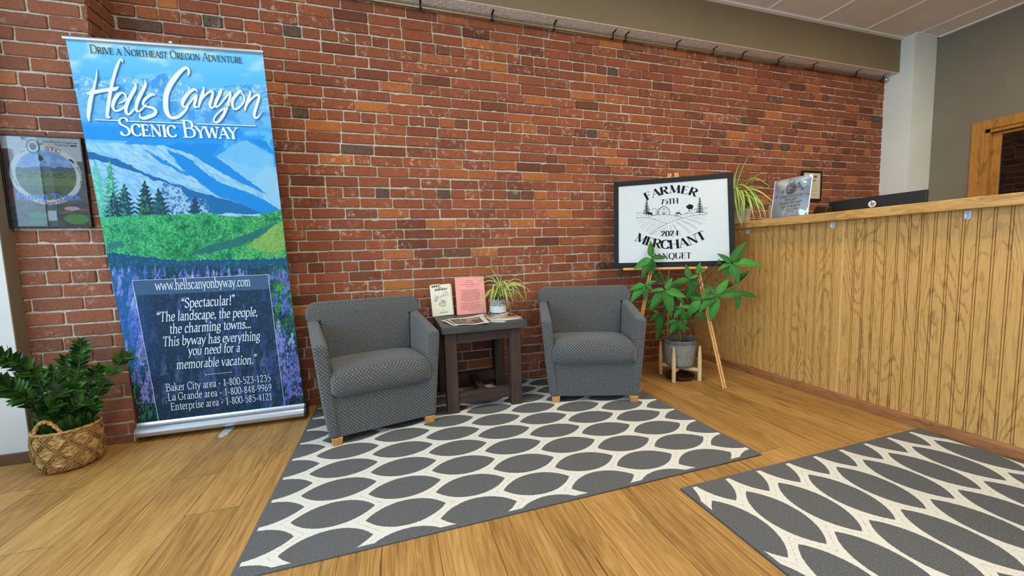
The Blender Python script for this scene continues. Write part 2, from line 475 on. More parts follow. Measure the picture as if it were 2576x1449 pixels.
# ================================================================== THE ROOM
WY = 2.9            # brick wall plane
PY_ = 2.68          # brick pilaster front
XP = -1.46          # pilaster right edge
XG = 5.487          # grey wall plane
XL = -2.50          # shop window wall on the left
YB = -3.6           # wall behind the camera
ZC = 3.09           # ceiling
M_BRICKP = m_brick('dull_daylit_brick', 0.32)  # duller pilaster brick, the blue daylight on it also mixed into the colour
M_BRICK, M_MORTAR, M_FLOOR = m_brick(), m_mortar(), m_floor()
M_WHITE = m_wall('white_paint', (206, 206, 200))
M_GREY = m_wall('grey_paint', (130, 122, 104))
M_RETURN_SHADE = m_wall('taupe_return_shade', (112, 100, 80))
M_CREAM = m_wall('cream_paint', (230, 234, 224))
M_BEAM = m_wall('olive_grey_paint', (134, 119, 90), 0.1)
M_KNOCK = m_knockdown()
M_OAK = m_oak()
M_OAKY = m_oak('oak_edge', 'y', (150, 106, 54), (190, 143, 78), (212, 168, 100), 0.35, 1.0, 0.22)
M_TRIM = m_oak('stained_oak_trim', 'z', (120, 74, 26), (176, 118, 48), (196, 138, 64), 0.35, 1.0, 0.22)
M_BASEB = m_oak('reddish_oak_base', 'y', (104, 66, 36), (142, 92, 52), (162, 110, 66), 0.4, 1.0, 0.4)
M_BLACK = plain('black_plastic', (26, 27, 30), 0.4)
M_WHITEP = plain('white_plastic', (232, 236, 240), 0.35)
M_STEEL = plain('brushed_aluminium', (196, 200, 206), 0.32, 0.9, 0.05, 60)
M_BRASS = plain('painted_conduit', (150, 128, 88), 0.35, 0.5)

def struct(mb, name, mat, **k):
    o = mb.build(name, mat, **k); o['kind'] = 'structure'; return o

b = MB(); b.box(XL-0.3, 9.0, YB-0.3, 6.2, -0.1, 0.0); struct(b, 'floor', M_FLOOR)
# ceiling with its T-bar grid
b = MB(); b.box(XL-0.3, 6.2, YB-0.3, 3.3, ZC, ZC+0.08)
M_TILE = m_wall('ceiling_tile', (232, 226, 216), 0.5, 260)
ceil_o = struct(b, 'ceiling', M_TILE)
b = MB()
gx = [3.295 + 0.6295*k for k in range(-9, 5)]
for x in gx:
    if x < XG: b.box(x-0.012, x+0.012, YB, 2.745, ZC-0.006, ZC+0.001)
for y in (2.06, 0.84, -0.38, -1.6, -2.82): b.box(XL, XG, y-0.012, y+0.012, ZC-0.006, ZC+0.001)
b.box(XL, 5.137, 2.735, 2.766, ZC-0.012, ZC+0.001)
b.box(XG-0.022, XG, YB, 2.65, ZC-0.012, ZC+0.001)
b.box(5.137, XG, 2.63, 2.652, ZC-0.012, ZC+0.001)
o = b.build('ceiling_grid', m_wall('grid_paint', (244, 240, 232), 0.02), parent=ceil_o, inv=False)
# ceiling troffers
for tx, ty in ((-0.4, 1.0), (1.9, 1.0), (3.9, 1.0), (-0.4, -1.8), (1.9, -1.8), (4.3, -1.8)):
    b = MB(); b.box(tx-0.31, tx+0.31, ty-0.61, ty+0.61, ZC-0.014, ZC+0.002)
    o = b.build('trim_troffer', M_WHITEP); o['kind'] = 'structure'
# beam over the brick wall: painted face, plaster underside
b = MB(); b.box(XL-0.2, 5.137, 2.766, 2.93, 2.757, ZC+0.02); beam = struct(b, 'trim_beam', M_BEAM)
b = MB(); b.box(XL-0.2, 5.137, 2.7665, 2.93, 2.753, 2.7575)
b.build('soffit_plaster', M_KNOCK, parent=beam, inv=False)

# ---- brickwork
HROW = 0.0725
HZ = (0.955 - 0.5*HROW)          # bottom of a header course
DARKS = [(-0.495, 1.961), (-0.26, 1.756), (-0.086, 1.455), (0.4, 1.457), (0.934, 1.456), (1.836, 2.48), (-0.974, 2.483), (-0.535, 2.476), (3.493, 1.95), (3.792, 1.972), (1.59, 2.003), (5.05, 2.35)]
def brickwork(name, org, ud, nd, ulen, z0, z1, seed, darks=(), corner=None, phase=0.0, vivid=False):
    """bricks in common bond (each seventh course headers) standing proud of a mortar bed, as one mesh"""
    r = np.random.RandomState(seed)
    org = np.array(org, float); ud = np.array(ud, float); nd = np.array(nd, float); zd = np.array((0, 0, 1.0))
    V, F, A = [], [], []
    k0 = int(math.floor((z0-HZ)/HROW))
    k = k0
    while HZ + k*HROW < z1 - 0.01:
        zb = HZ + k*HROW; header = (k % 7 == 0)
        bl = 0.107 if header else 0.2135
        u = -((k % 2)*(bl/2) + r.uniform(-0.02, 0.02) + (0.06 if k % 7 == 3 else 0)) + phase - (0.05 if header else 0)
        while u < ulen:
            ln = bl + r.uniform(-0.006, 0.006)
            if (not header) and r.rand() < 0.035: ln *= 0.5
            g = 0.0035 + r.uniform(0, 0.003)
            ua, ub = max(u+g, 0.0), min(u+ln-g, ulen)
            u += ln
            if ub-ua < 0.018: continue
            wav = r.uniform(-0.002, 0.002)
            za = max(zb+0.0055+wav+r.uniform(-.0012, .0012), z0); zt = min(zb+HROW-0.0055+wav+r.uniform(-.0012, .0012), z1)
            if zt-za < 0.01: continue
            proud = 0.008 + r.uniform(-0.0025, 0.0035)
            nu = 7 if ub-ua > 0.13 else 4
            rc = 0.004
            xs = np.linspace(ua+rc, ub-rc, nu); zs = np.linspace(za+rc, zt-rc, 3)
            pts = [(x, za) for x in xs] + [(ub, z) for z in zs] + [(x, zt) for x in xs[::-1]] + [(ua, z) for z in zs[::-1]]
            P = np.array(pts); n = len(P)
            P += r.uniform(-0.0013, 0.0013, P.shape)
            if r.rand() < 0.12:       # a chipped edge
                c = r.randint(n); P[c] += (np.array([(ua+ub)/2, (za+zt)/2])-P[c])*np.array([0.03, 0.28])
            cen = P.mean(0)
            P = np.clip(P, [0, z0], [ulen, z1])
            rings = []
            for d, ins in ((-0.002, -0.0015), (proud-0.0025, 0.0), (proud, 0.0026)):
                dv = P-cen; lnv = np.maximum(np.linalg.norm(dv, axis=1, keepdims=True), 1e-6)
                Q = P - np.sign(dv)*np.minimum(np.abs(dv), ins) if ins > 0 else P - dv/lnv*ins
                Q = np.clip(Q, [0, z0], [ulen, z1])
                rings.append(org + np.outer(Q[:, 0], ud) + np.outer(Q[:, 1], zd) + nd*d)
            base = sum(len(v) for v in V)
            V.extend(rings)
            for a in range(2):
                for i in range(n):
                    j = (i+1) % n
                    F.append((base+a*n+i, base+a*n+j, base+(a+1)*n+j, base+(a+1)*n+i))
            F.append(tuple(base+2*n+i for i in range(n)))
            tone = np.clip(r.normal(0.45, 0.12), 0.05, 0.95)
            if r.rand() < (0.11 if vivid else 0.03): tone = r.uniform(0.68, 0.95)
            if r.rand() < 0.06: tone = r.uniform(0.05, 0.25)
            dk = 0.0
            cu = org + ud*((ua+ub)/2)
            for (dx, dz) in darks:
                if ua-0.002 <= dx-org[0] <= ub+0.002 and za <= dz <= zt+0.008: dk = 0.9
            if dk == 0 and r.rand() < (0.05 if header else 0.006): dk = r.uniform(0.3, 0.7)
            A.append(np.tile([tone, r.rand(), dk], (3*n, 1)))
        k += 1
    V = np.concatenate(V); A = np.concatenate(A)
    flip = np.dot(np.cross(ud, zd), nd) < 0
    if flip: F = [f[::-1] for f in F]
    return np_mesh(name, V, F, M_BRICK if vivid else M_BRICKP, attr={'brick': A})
# main wall: mortar bed is the wall, the bricks are its facing
b = MB(); b.box(XP-0.02, 5.30, WY, WY+0.12, 0, ZC+0.02); wall = struct(b, 'wall_back', M_MORTAR)
o = brickwork('brick_facing', (XP+0.001, WY, 0), (1, 0, 0), (0, -1, 0), 5.137-XP, 0.0, 2.757, 11, DARKS, vivid=True); o.parent = wall
b = MB(); b.box(XL-0.25, XP, PY_, WY+0.05, 0, ZC); pil = struct(b, 'wall_pilaster', M_MORTAR)
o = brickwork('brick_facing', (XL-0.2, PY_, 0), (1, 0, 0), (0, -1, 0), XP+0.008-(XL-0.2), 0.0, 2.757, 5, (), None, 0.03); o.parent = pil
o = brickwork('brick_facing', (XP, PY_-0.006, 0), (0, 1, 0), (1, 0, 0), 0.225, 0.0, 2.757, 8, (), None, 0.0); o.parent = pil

# white stub of the shop front wall beside the pilaster
b = MB(); b.box(XL-0.2, -1.862, 2.60, PY_+0.02, 0, 2.757)
struct(b, 'wall_stub', M_WHITE)
b = MB(); b.box(-1.862, -1.8585, 2.603, PY_+0.004, 0, 2.757); o = b.build('return_face', M_RETURN_SHADE); o['kind'] = 'structure'; o.name = 'trim_return'  # shadowed side of the white stub, its shade put into the taupe colour
b = MB(); b.box(XL-0.2, -1.858, 2.586, 2.60, 0, 0.058, 0.003); struct(b, 'baseboard_left', plain('dark_brown_base', (92, 66, 40), 0.5))
# shop window wall on the left: sill wall, header, mullions, panes
b = MB()
b.box(XL-0.14, XL, YB, 2.62, 0, 0.42); b.box(XL-0.14, XL, YB, 2.62, 2.62, ZC)
for y0, y1 in ((2.28, 2.62), (0.96, 1.32), (-0.48, -0.36), (-1.86, -1.72), (YB, -3.4)): b.box(XL-0.14, XL, y0, y1, 0.42, 2.62)
struct(b, 'wall_left', M_WHITE)
M_PANE = m_glass('window_pane', (0.96, 0.98, 1.0), 0.0)
for k, (y0, y1) in enumerate(((1.32, 2.28), (-0.36, 0.96), (-1.72, -0.48), (-3.4, -1.86))):
    b = MB(); b.box(XL-0.075, XL-0.069, y0, y1, 0.42, 2.62); struct(b, 'window_%d' % (k+1), M_PANE)
# wall behind the camera with its windows
b = MB()
b.box(XL-0.14, 6.0, YB-0.12, YB, 0, 0.45); b.box(XL-0.14, 6.0, YB-0.12, YB, 2.6, ZC)
for x0, x1 in ((XL-0.14, -1.7), (0.1, 0.3), (2.0, 2.2), (4.1, 6.0)): b.box(x0, x1, YB-0.12, YB, 0.45, 2.6)
struct(b, 'wall_front', M_CREAM)
for k, (x0, x1) in enumerate(((-1.7, 0.1), (0.3, 2.0), (2.2, 4.1))):
    b = MB(); b.box(x0, x1, YB-0.06, YB-0.054, 0.45, 2.6); struct(b, 'window_%d' % (k+5), M_PANE)
# pavement outside so the windows look onto something
b = MB(); b.box(-30, XL-0.31, -30, 30, -0.12, -0.06); b.box(XL-0.31, 30, -30, YB-0.31, -0.12, -0.06)
o = b.build('ground_outside', plain('pavement', (170, 172, 174), 0.9)); o['kind'] = 'structure'

# column at the right end of the bricks
b = MB(); b.box(5.137, XG+0.02, 2.652, WY+0.02, 0, ZC); struct(b, 'wall_column', M_CREAM)
# grey wall with the doorway
DY0, DY1, DZ = 2.262, 1.15, 2.045     # clear opening
b = MB()
b.box(XG, XG+0.12, DY0, WY, 0, ZC); b.box(XG, XG+0.12, YB, DY1, 0, ZC); b.box(XG, XG+0.12, DY1, DY0, DZ, ZC)
struct(b, 'wall_right', M_GREY)
b = MB()
b.box(XG-0.018, XG, DY0, DY0+0.088, 0, DZ+0.085, 0.004); b.box(XG-0.018, XG, DY1-0.088, DY1, 0, DZ+0.085, 0.004)
b.box(XG-0.018, XG, DY1, DY0, DZ, DZ+0.085, 0.004)
b.box(XG, XG+0.12, DY0-0.03, DY0, 0, DZ); b.box(XG, XG+0.12, DY1, DY1+0.03, 0, DZ); b.box(XG, XG+0.12, DY1, DY0, DZ-0.03, DZ)
struct(b, 'trim_door', M_TRIM)
# glazed oak door in the opening, a dark brick room behind it
b = MB()
dx = XG+0.05
b.box(dx, dx+0.04, DY0-0.031, DY0-0.085, 0.01, DZ-0.035, 0.002); b.box(dx, dx+0.04, DY1+0.035, DY1+0.115, 0.01, DZ-0.035, 0.002)
b.box(dx, dx+0.04, DY1+0.1, DY0-0.08, DZ-0.06, DZ-0.035, 0.002); b.box(dx, dx+0.04, DY1+0.1, DY0-0.08, 0.01, 0.25, 0.002)
door = struct(b, 'door_1', M_TRIM)
b = MB(); b.box(dx+0.017, dx+0.023, DY1+0.1, DY0-0.08, 0.24, DZ-0.055)
b.build('door_glass', m_glass('door_glass', (0.55, 0.53, 0.5), 0.0), parent=door, inv=False)
b = MB(); b.box(7.0, 7.1, -0.6, 4.2, 0, ZC); bw = struct(b, 'wall_beyond', M_MORTAR)
o = brickwork('brick_facing', (7.0, 0.2, 0), (0, 1, 0), (-1, 0, 0), 3.2, 0.6, 2.6, 21, vivid=True); o.parent = bw
b = MB(); b.box(XG+0.121, 7.1, 4.2, 4.3, 0, ZC); b.box(XG+0.121, 7.1, -0.7, -0.6, 0, ZC); b.box(XG+0.121, 7.1, -0.7, 4.3, ZC, ZC+0.1)
struct(b, 'wall_corridor', M_GREY)
# ================================================================== COUNTER
XC = 2.66           # face of the panelling
ct = thing('reception_counter', 'long oak reception counter with grooved panelling along the right side', 'counter', (XC, 1.0, 0))
# grooved panel face: profile along y, extruded in z
def bead_profile(y0, y1, g0, pitch=0.0510):
    pr = [(0.0, y0)]
    k = math.ceil((y0+0.008-g0)/pitch)
    while g0+k*pitch < y1-0.008:
        y = g0+k*pitch
        pr += [(0.0, y-0.0064), (0.0070, y-0.0060), (0.0070, y-0.0032), (0.0004, y-0.0026), (0.0004, y+0.0026), (0.0070, y+0.0032), (0.0070, y+0.0060), (0.0, y+0.0064)]
        k += 1
    pr.append((0.0, y1))
    return pr
def panel(y0, y1, g0, name='panel'):
    b = MB(); pr = bead_profile(y0, y1, g0)
    lo = [b.bm.verts.new((XC+d, y, 0.0)) for d, y in pr]; hi = [b.bm.verts.new((XC+d, y, 1.147)) for d, y in pr]
    for i in range(len(pr)-1): b.bm.faces.new((lo[i], hi[i], hi[i+1], lo[i+1]))
    b.box(XC+0.0085, XC+0.022, y0, y1, 0.0, 1.147)
    return b.build(name, M_PANEL, ct, fixn=False)
M_PANEL = m_oak('oak_panelling', 'z', (138, 96, 52), (196, 147, 78), (213, 167, 98), 0.4, 0.9, 0.8)
panel(-1.6, 1.664, 1.30); panel(1.676, WY-0.012, 2.13)
b = MB(); b.box(XC-0.001, XC+0.022, 1.664, 1.676, 0, 1.147, 0.001); o = b.build('joint_strip', plain('bare_oak', (214, 172, 104), 0.5, 0, 0.1), ct); o['label'] = 'pale bare wood joint strip'
b = MB(); b.box(XC+0.022, XC+0.10, -1.6, WY-0.012, 0, 1.147); b.build('carcass', M_OAK, ct)
b = MB(); b.box(2.60, 3.05, -1.62, 2.318, 1.147, 1.2, 0.004); b.box(2.655, 3.05, 2.318, WY-0.012, 1.147, 1.196, 0.003)
b.build('countertop', M_OAKY, ct)
b = MB()
pr = [(0.0, 0.0), (-0.016, 0.0), (-0.016, 0.012), (-0.013, 0.045), (-0.006, 0.058), (0.0, 0.061)]
b.ring_loft([[(XC+d, -1.6, z) for d, z in pr], [(XC+d, WY-0.012, z) for d, z in pr]])
b.build('baseboard', M_BASEB, ct)
# clear adhesive hooks under the counter edge
M_CLEARP = plain('frosted_clear_plastic', (206, 218, 230), 0.2, 0, 0.04)
def hook(y, lab):
    t = thing('adhesive_hook', lab, 'hook', (XC, y, 1.13), 0, 'clear hooks under the counter top')
    b = MB()
    n = 12
    pts = [(XC-0.0005, y + 0.012*math.cos(a), 1.112 + 0.012*math.sin(a)) for a in [PI + PI*k/n for k in range(n+1)]] + [(XC-0.0005, y+0.012, 1.142), (XC-0.0005, y-0.012, 1.142)]
    b.slab(pts, (-0.003, 0, 0)); b.build('back_plate', M_CLEARP, t)
    b = MB(); b.tube([(XC-0.0035, y, 1.132), (XC-0.012, y, 1.130), (XC-0.016, y, 1.122), (XC-0.013, y, 1.112), (XC-0.017, y, 1.106)], [0.006, 0.006, 0.0055, 0.005, 0.004], 8)
    b.build('hook_arm', M_CLEARP, t, smooth=True)
hook(2.335, 'clear plastic hook farthest back under the counter edge, beside the easel')
hook(1.731, 'clear plastic hook under the counter edge below the black monitor')
hook(1.136, 'clear plastic hook nearest the camera under the counter edge')

# ================================================================== RUGS
def rug(name, x0, x1, y0, y1, mat, label):
    t = thing(name, label, 'rug', ((x0+x1)/2, (y0+y1)/2, 0), 0)
    b = MB(); b.box(x0, x1, y0, y1, 0.001, 0.008, 0.002)
    o = b.build('pile', mat, t)
    b = MB(); r = 0.0039; e = 0.003
    pts = [(x0+e, y0+e, r), (x1-e, y0+e, r), (x1-e, y1-e, r), (x0+e, y1-e, r)]
    for i in range(4): b.tube([pts[i], pts[(i+1) % 4]], r, 8)
    b.build('edge_binding', M_BIND, t, smooth=True)
    return t
M_BIND = plain('charcoal_binding', (84, 88, 94), 0.95, 0, 0.2, 300, 0.1)
RX0, RX1, RY0, RY1 = -0.55, 1.645, 1.345, 2.845
rug('area_rug', RX0, RX1, RY0, RY1, m_rug('trellis_rug', 0.0-(RX0+RX1)/2, 1.495-(RY0+RY1)/2, False, (RX1-RX0)/2, (RY1-RY0)/2), 'charcoal and cream leaf lattice rug under the armchairs and side table')
SX0, SX1, SY0, SY1 = 1.095, 2.63, -1.0, 1.258
rug('area_rug', SX0, SX1, SY0, SY1, m_rug('trellis_rug_turned', 0.9965-(SY0+SY1)/2, 1.328-(SX0+SX1)/2, True, (SX1-SX0)/2, (SY1-SY0)/2), 'charcoal and cream leaf lattice rug lying along the foot of the counter')

# ================================================================== ARMCHAIRS
M_FAB = m_fabric()
M_LEG = m_oak('honey_oak_leg', 'z', (150, 96, 44), (190, 130, 66), (206, 148, 82), 0.4, 2.0, 0.4)
def make_chair(loc, rz, label):
    t = thing('armchair', label, 'armchair', loc, rz, 'grey dotted armchairs')
    def bd(b, nm, mt=M_FAB): return b.build(nm, mt, t, smooth=True, wn=True, uv=True, inv=False)
    for s in (-1, 1):
        b = MB()
        c = [(0.238, 0.0, 0.04), (0.294, 0.0, 0.04), (0.300, 0.525, 0.04), (0.245, 0.525, 0.04),
             (0.272, 0.0, 0.553), (0.343, 0.0, 0.553), (0.350, 0.525, 0.634), (0.285, 0.525, 0.634)]
        c = [(x*s, y, z) for x, y, z in c]
        b.hexa(c, 0.020, 5)
        # rounded welt along the top
        bd(b, 'armrest')
    # front rail panel
    b = MB(); b.hexa([(-0.245, 0.012, 0.04), (0.245, 0.012, 0.04), (0.25, 0.12, 0.04), (-0.25, 0.12, 0.04), (-0.262, 0.012, 0.27), (0.262, 0.012, 0.27), (0.262, 0.12, 0.27), (-0.262, 0.12, 0.27)], 0.006, 2)
    bd(b, 'front_panel')
    # cushion: rounded, domed
    bmx = bmesh.new()
    NX, NY = 14, 14
    prof = []
    b = MB()
    hw = 0.270
    rows = []
    # cross-section loop in y-z, swept in x with end rounding
    loop = [(0.47, 0.262), (0.10, 0.258), (0.02, 0.258), (-0.010, 0.268), (-0.026, 0.295), (-0.030, 0.335), (-0.022, 0.372), (-0.002, 0.396), (0.035, 0.408), (0.12, 0.411), (0.25, 0.404), (0.36, 0.390), (0.47, 0.376)]
    for i in range(19):
        u = -1 + 2*i/18.0
        e = max(0.0, (abs(u)-0.80)/0.20)
        sh = 1 - 0.12*(1-math.sqrt(max(0, 1-e*e)))*2.2
        cz, cyy = 0.33, 0.22
        crown = 0.010*(1-u*u)
        rows.append([(u*hw, cyy+(y-cyy)*(1-(1-sh)*0.30), cz+(z-cz)*sh + (crown if z > 0.36 else 0)) for y, z in loop])
    b.ring_loft(rows, True, True, True)
    bd(b, 'seat_cushion')
    # back: one upholstered block, narrow between the arms, full width above them, rolled top
    b = MB()
    def rr(z, hw, y0, y1, r, drop):
        pts = []
        for cx_, cy_, a0 in ((hw-r, y1-r, 0), (-hw+r, y1-r, 90), (-hw+r, y0+r, 180), (hw-r, y0+r, 270)):
            for k in range(5):
                a = math.radians(a0+22.5*k); x = cx_+r*math.cos(a)
                pts.append((x, cy_+r*math.sin(a), z-drop*(x/0.354)**2))
        # extra points along the front and back so the crown can arch
        return pts
    zs = [0.33, 0.40, 0.50, 0.585, 0.622, 0.628, 0.634, 0.65, 0.675, 0.70, 0.718, 0.730, 0.738, 0.741]
    rings = []
    for z in zs:
        f = (z-0.33)/0.41
        y0 = 0.405+0.060*f; y1 = 0.520+0.065*f
        if z < 0.625: hw = 0.262+0.020*(z-0.33)/0.295; y1 = 0.515
        else: hw = 0.340+0.014*min(1, (z-0.628)/0.02)
        t_ = max(0.0, (z-0.675)/0.067); sh = 1-math.sqrt(max(0, 1-t_*t_)) if t_ < 1 else 1
        dep = (y1-y0)*0.42*sh; hw -= 0.055*sh
        rings.append(rr(z, hw, y0+dep*0.9, y1-dep*0.8, 0.016, 0.016*f if z > 0.625 else 0))
    b.ring_loft(rings)
    b.hexa([(-0.298, 0.50, 0.04), (0.298, 0.50, 0.04), (0.298, 0.575, 0.04), (-0.298, 0.575, 0.04), (-0.35, 0.51, 0.63), (0.35, 0.51, 0.63), (0.35, 0.588, 0.63), (-0.35, 0.588, 0.63)], 0.016, 3)
    bd(b, 'backrest')
    for s in (-1, 1):
        for y0 in (0.0, 0.51):
            b = MB(); x0, x1 = (0.228, 0.284) if y0 == 0.0 else (0.235, 0.291)
            b.hexa([((x0+.004)*s, y0+.004, 0.0), ((x1-.004)*s, y0+.004, 0.0), ((x1-.004)*s, y0+0.054, 0.0), ((x0+.004)*s, y0+0.054, 0.0), (x0*s, y0, 0.042), (x1*s, y0, 0.042), (x1*s, y0+0.058, 0.042), (x0*s, y0+0.058, 0.042)], 0.002, 1)
            b.build('leg', M_LEG, t, inv=False)
    return t
RUGZ = 0.0082
make_chair((-0.083, 2.228, RUGZ), math.radians(12.2), 'grey dotted armchair beside the tall banner, left of the side table')
make_chair((1.2275, 2.2005, RUGZ), math.radians(-20.4), 'grey dotted armchair right of the side table, in front of the framed easel sign')

# ================================================================== SIDE TABLE
M_SLATE = m_weathered('slate_grey_top', (70, 71, 68), 'x', 0.45)
M_DKW = m_weathered('dark_weathered_wood', (66, 50, 42), 'z', 0.7)
M_DKWX = m_weathered('dark_weathered_wood_rail', (62, 48, 41), 'x', 0.7)
st = thing('side_table', 'dark weathered wood side table with grey slab top between the armchairs', 'table', (0.53, 2.61, RUGZ))
TZ = 0.567
b = MB(); b.box(0.264, 0.811, 2.345, 2.868, TZ-0.044, TZ, 0.004); b.build('tabletop', M_SLATE, st)
for x0 in (0.281, 0.703):
    for y0 in (2.365, 2.775):
        b = MB(); b.box(x0, x0+0.075, y0, y0+0.075, RUGZ, TZ-0.044, 0.003); b.build('leg', M_DKW, st)
b = MB(); b.box(0.356, 0.703, 2.375, 2.395, 0.458, TZ-0.044, 0.002); b.box(0.356, 0.703, 2.82, 2.84, 0.458, TZ-0.044, 0.002)
b.box(0.291, 0.311, 2.44, 2.775, 0.458, TZ-0.044, 0.002); b.box(0.748, 0.768, 2.44, 2.775, 0.458, TZ-0.044, 0.002)
b.build('apron', M_DKWX, st)
for y0 in (2.378, 2.788):
    b = MB(); b.box(0.356, 0.703, y0, y0+0.05, 0.062, 0.128, 0.003); b.build('stretcher', M_DKWX, st)
b = MB(); b.box(0.505, 0.553, 2.428, 2.788, 0.066, 0.122, 0.003); b.build('stretcher', M_DKWX, st)
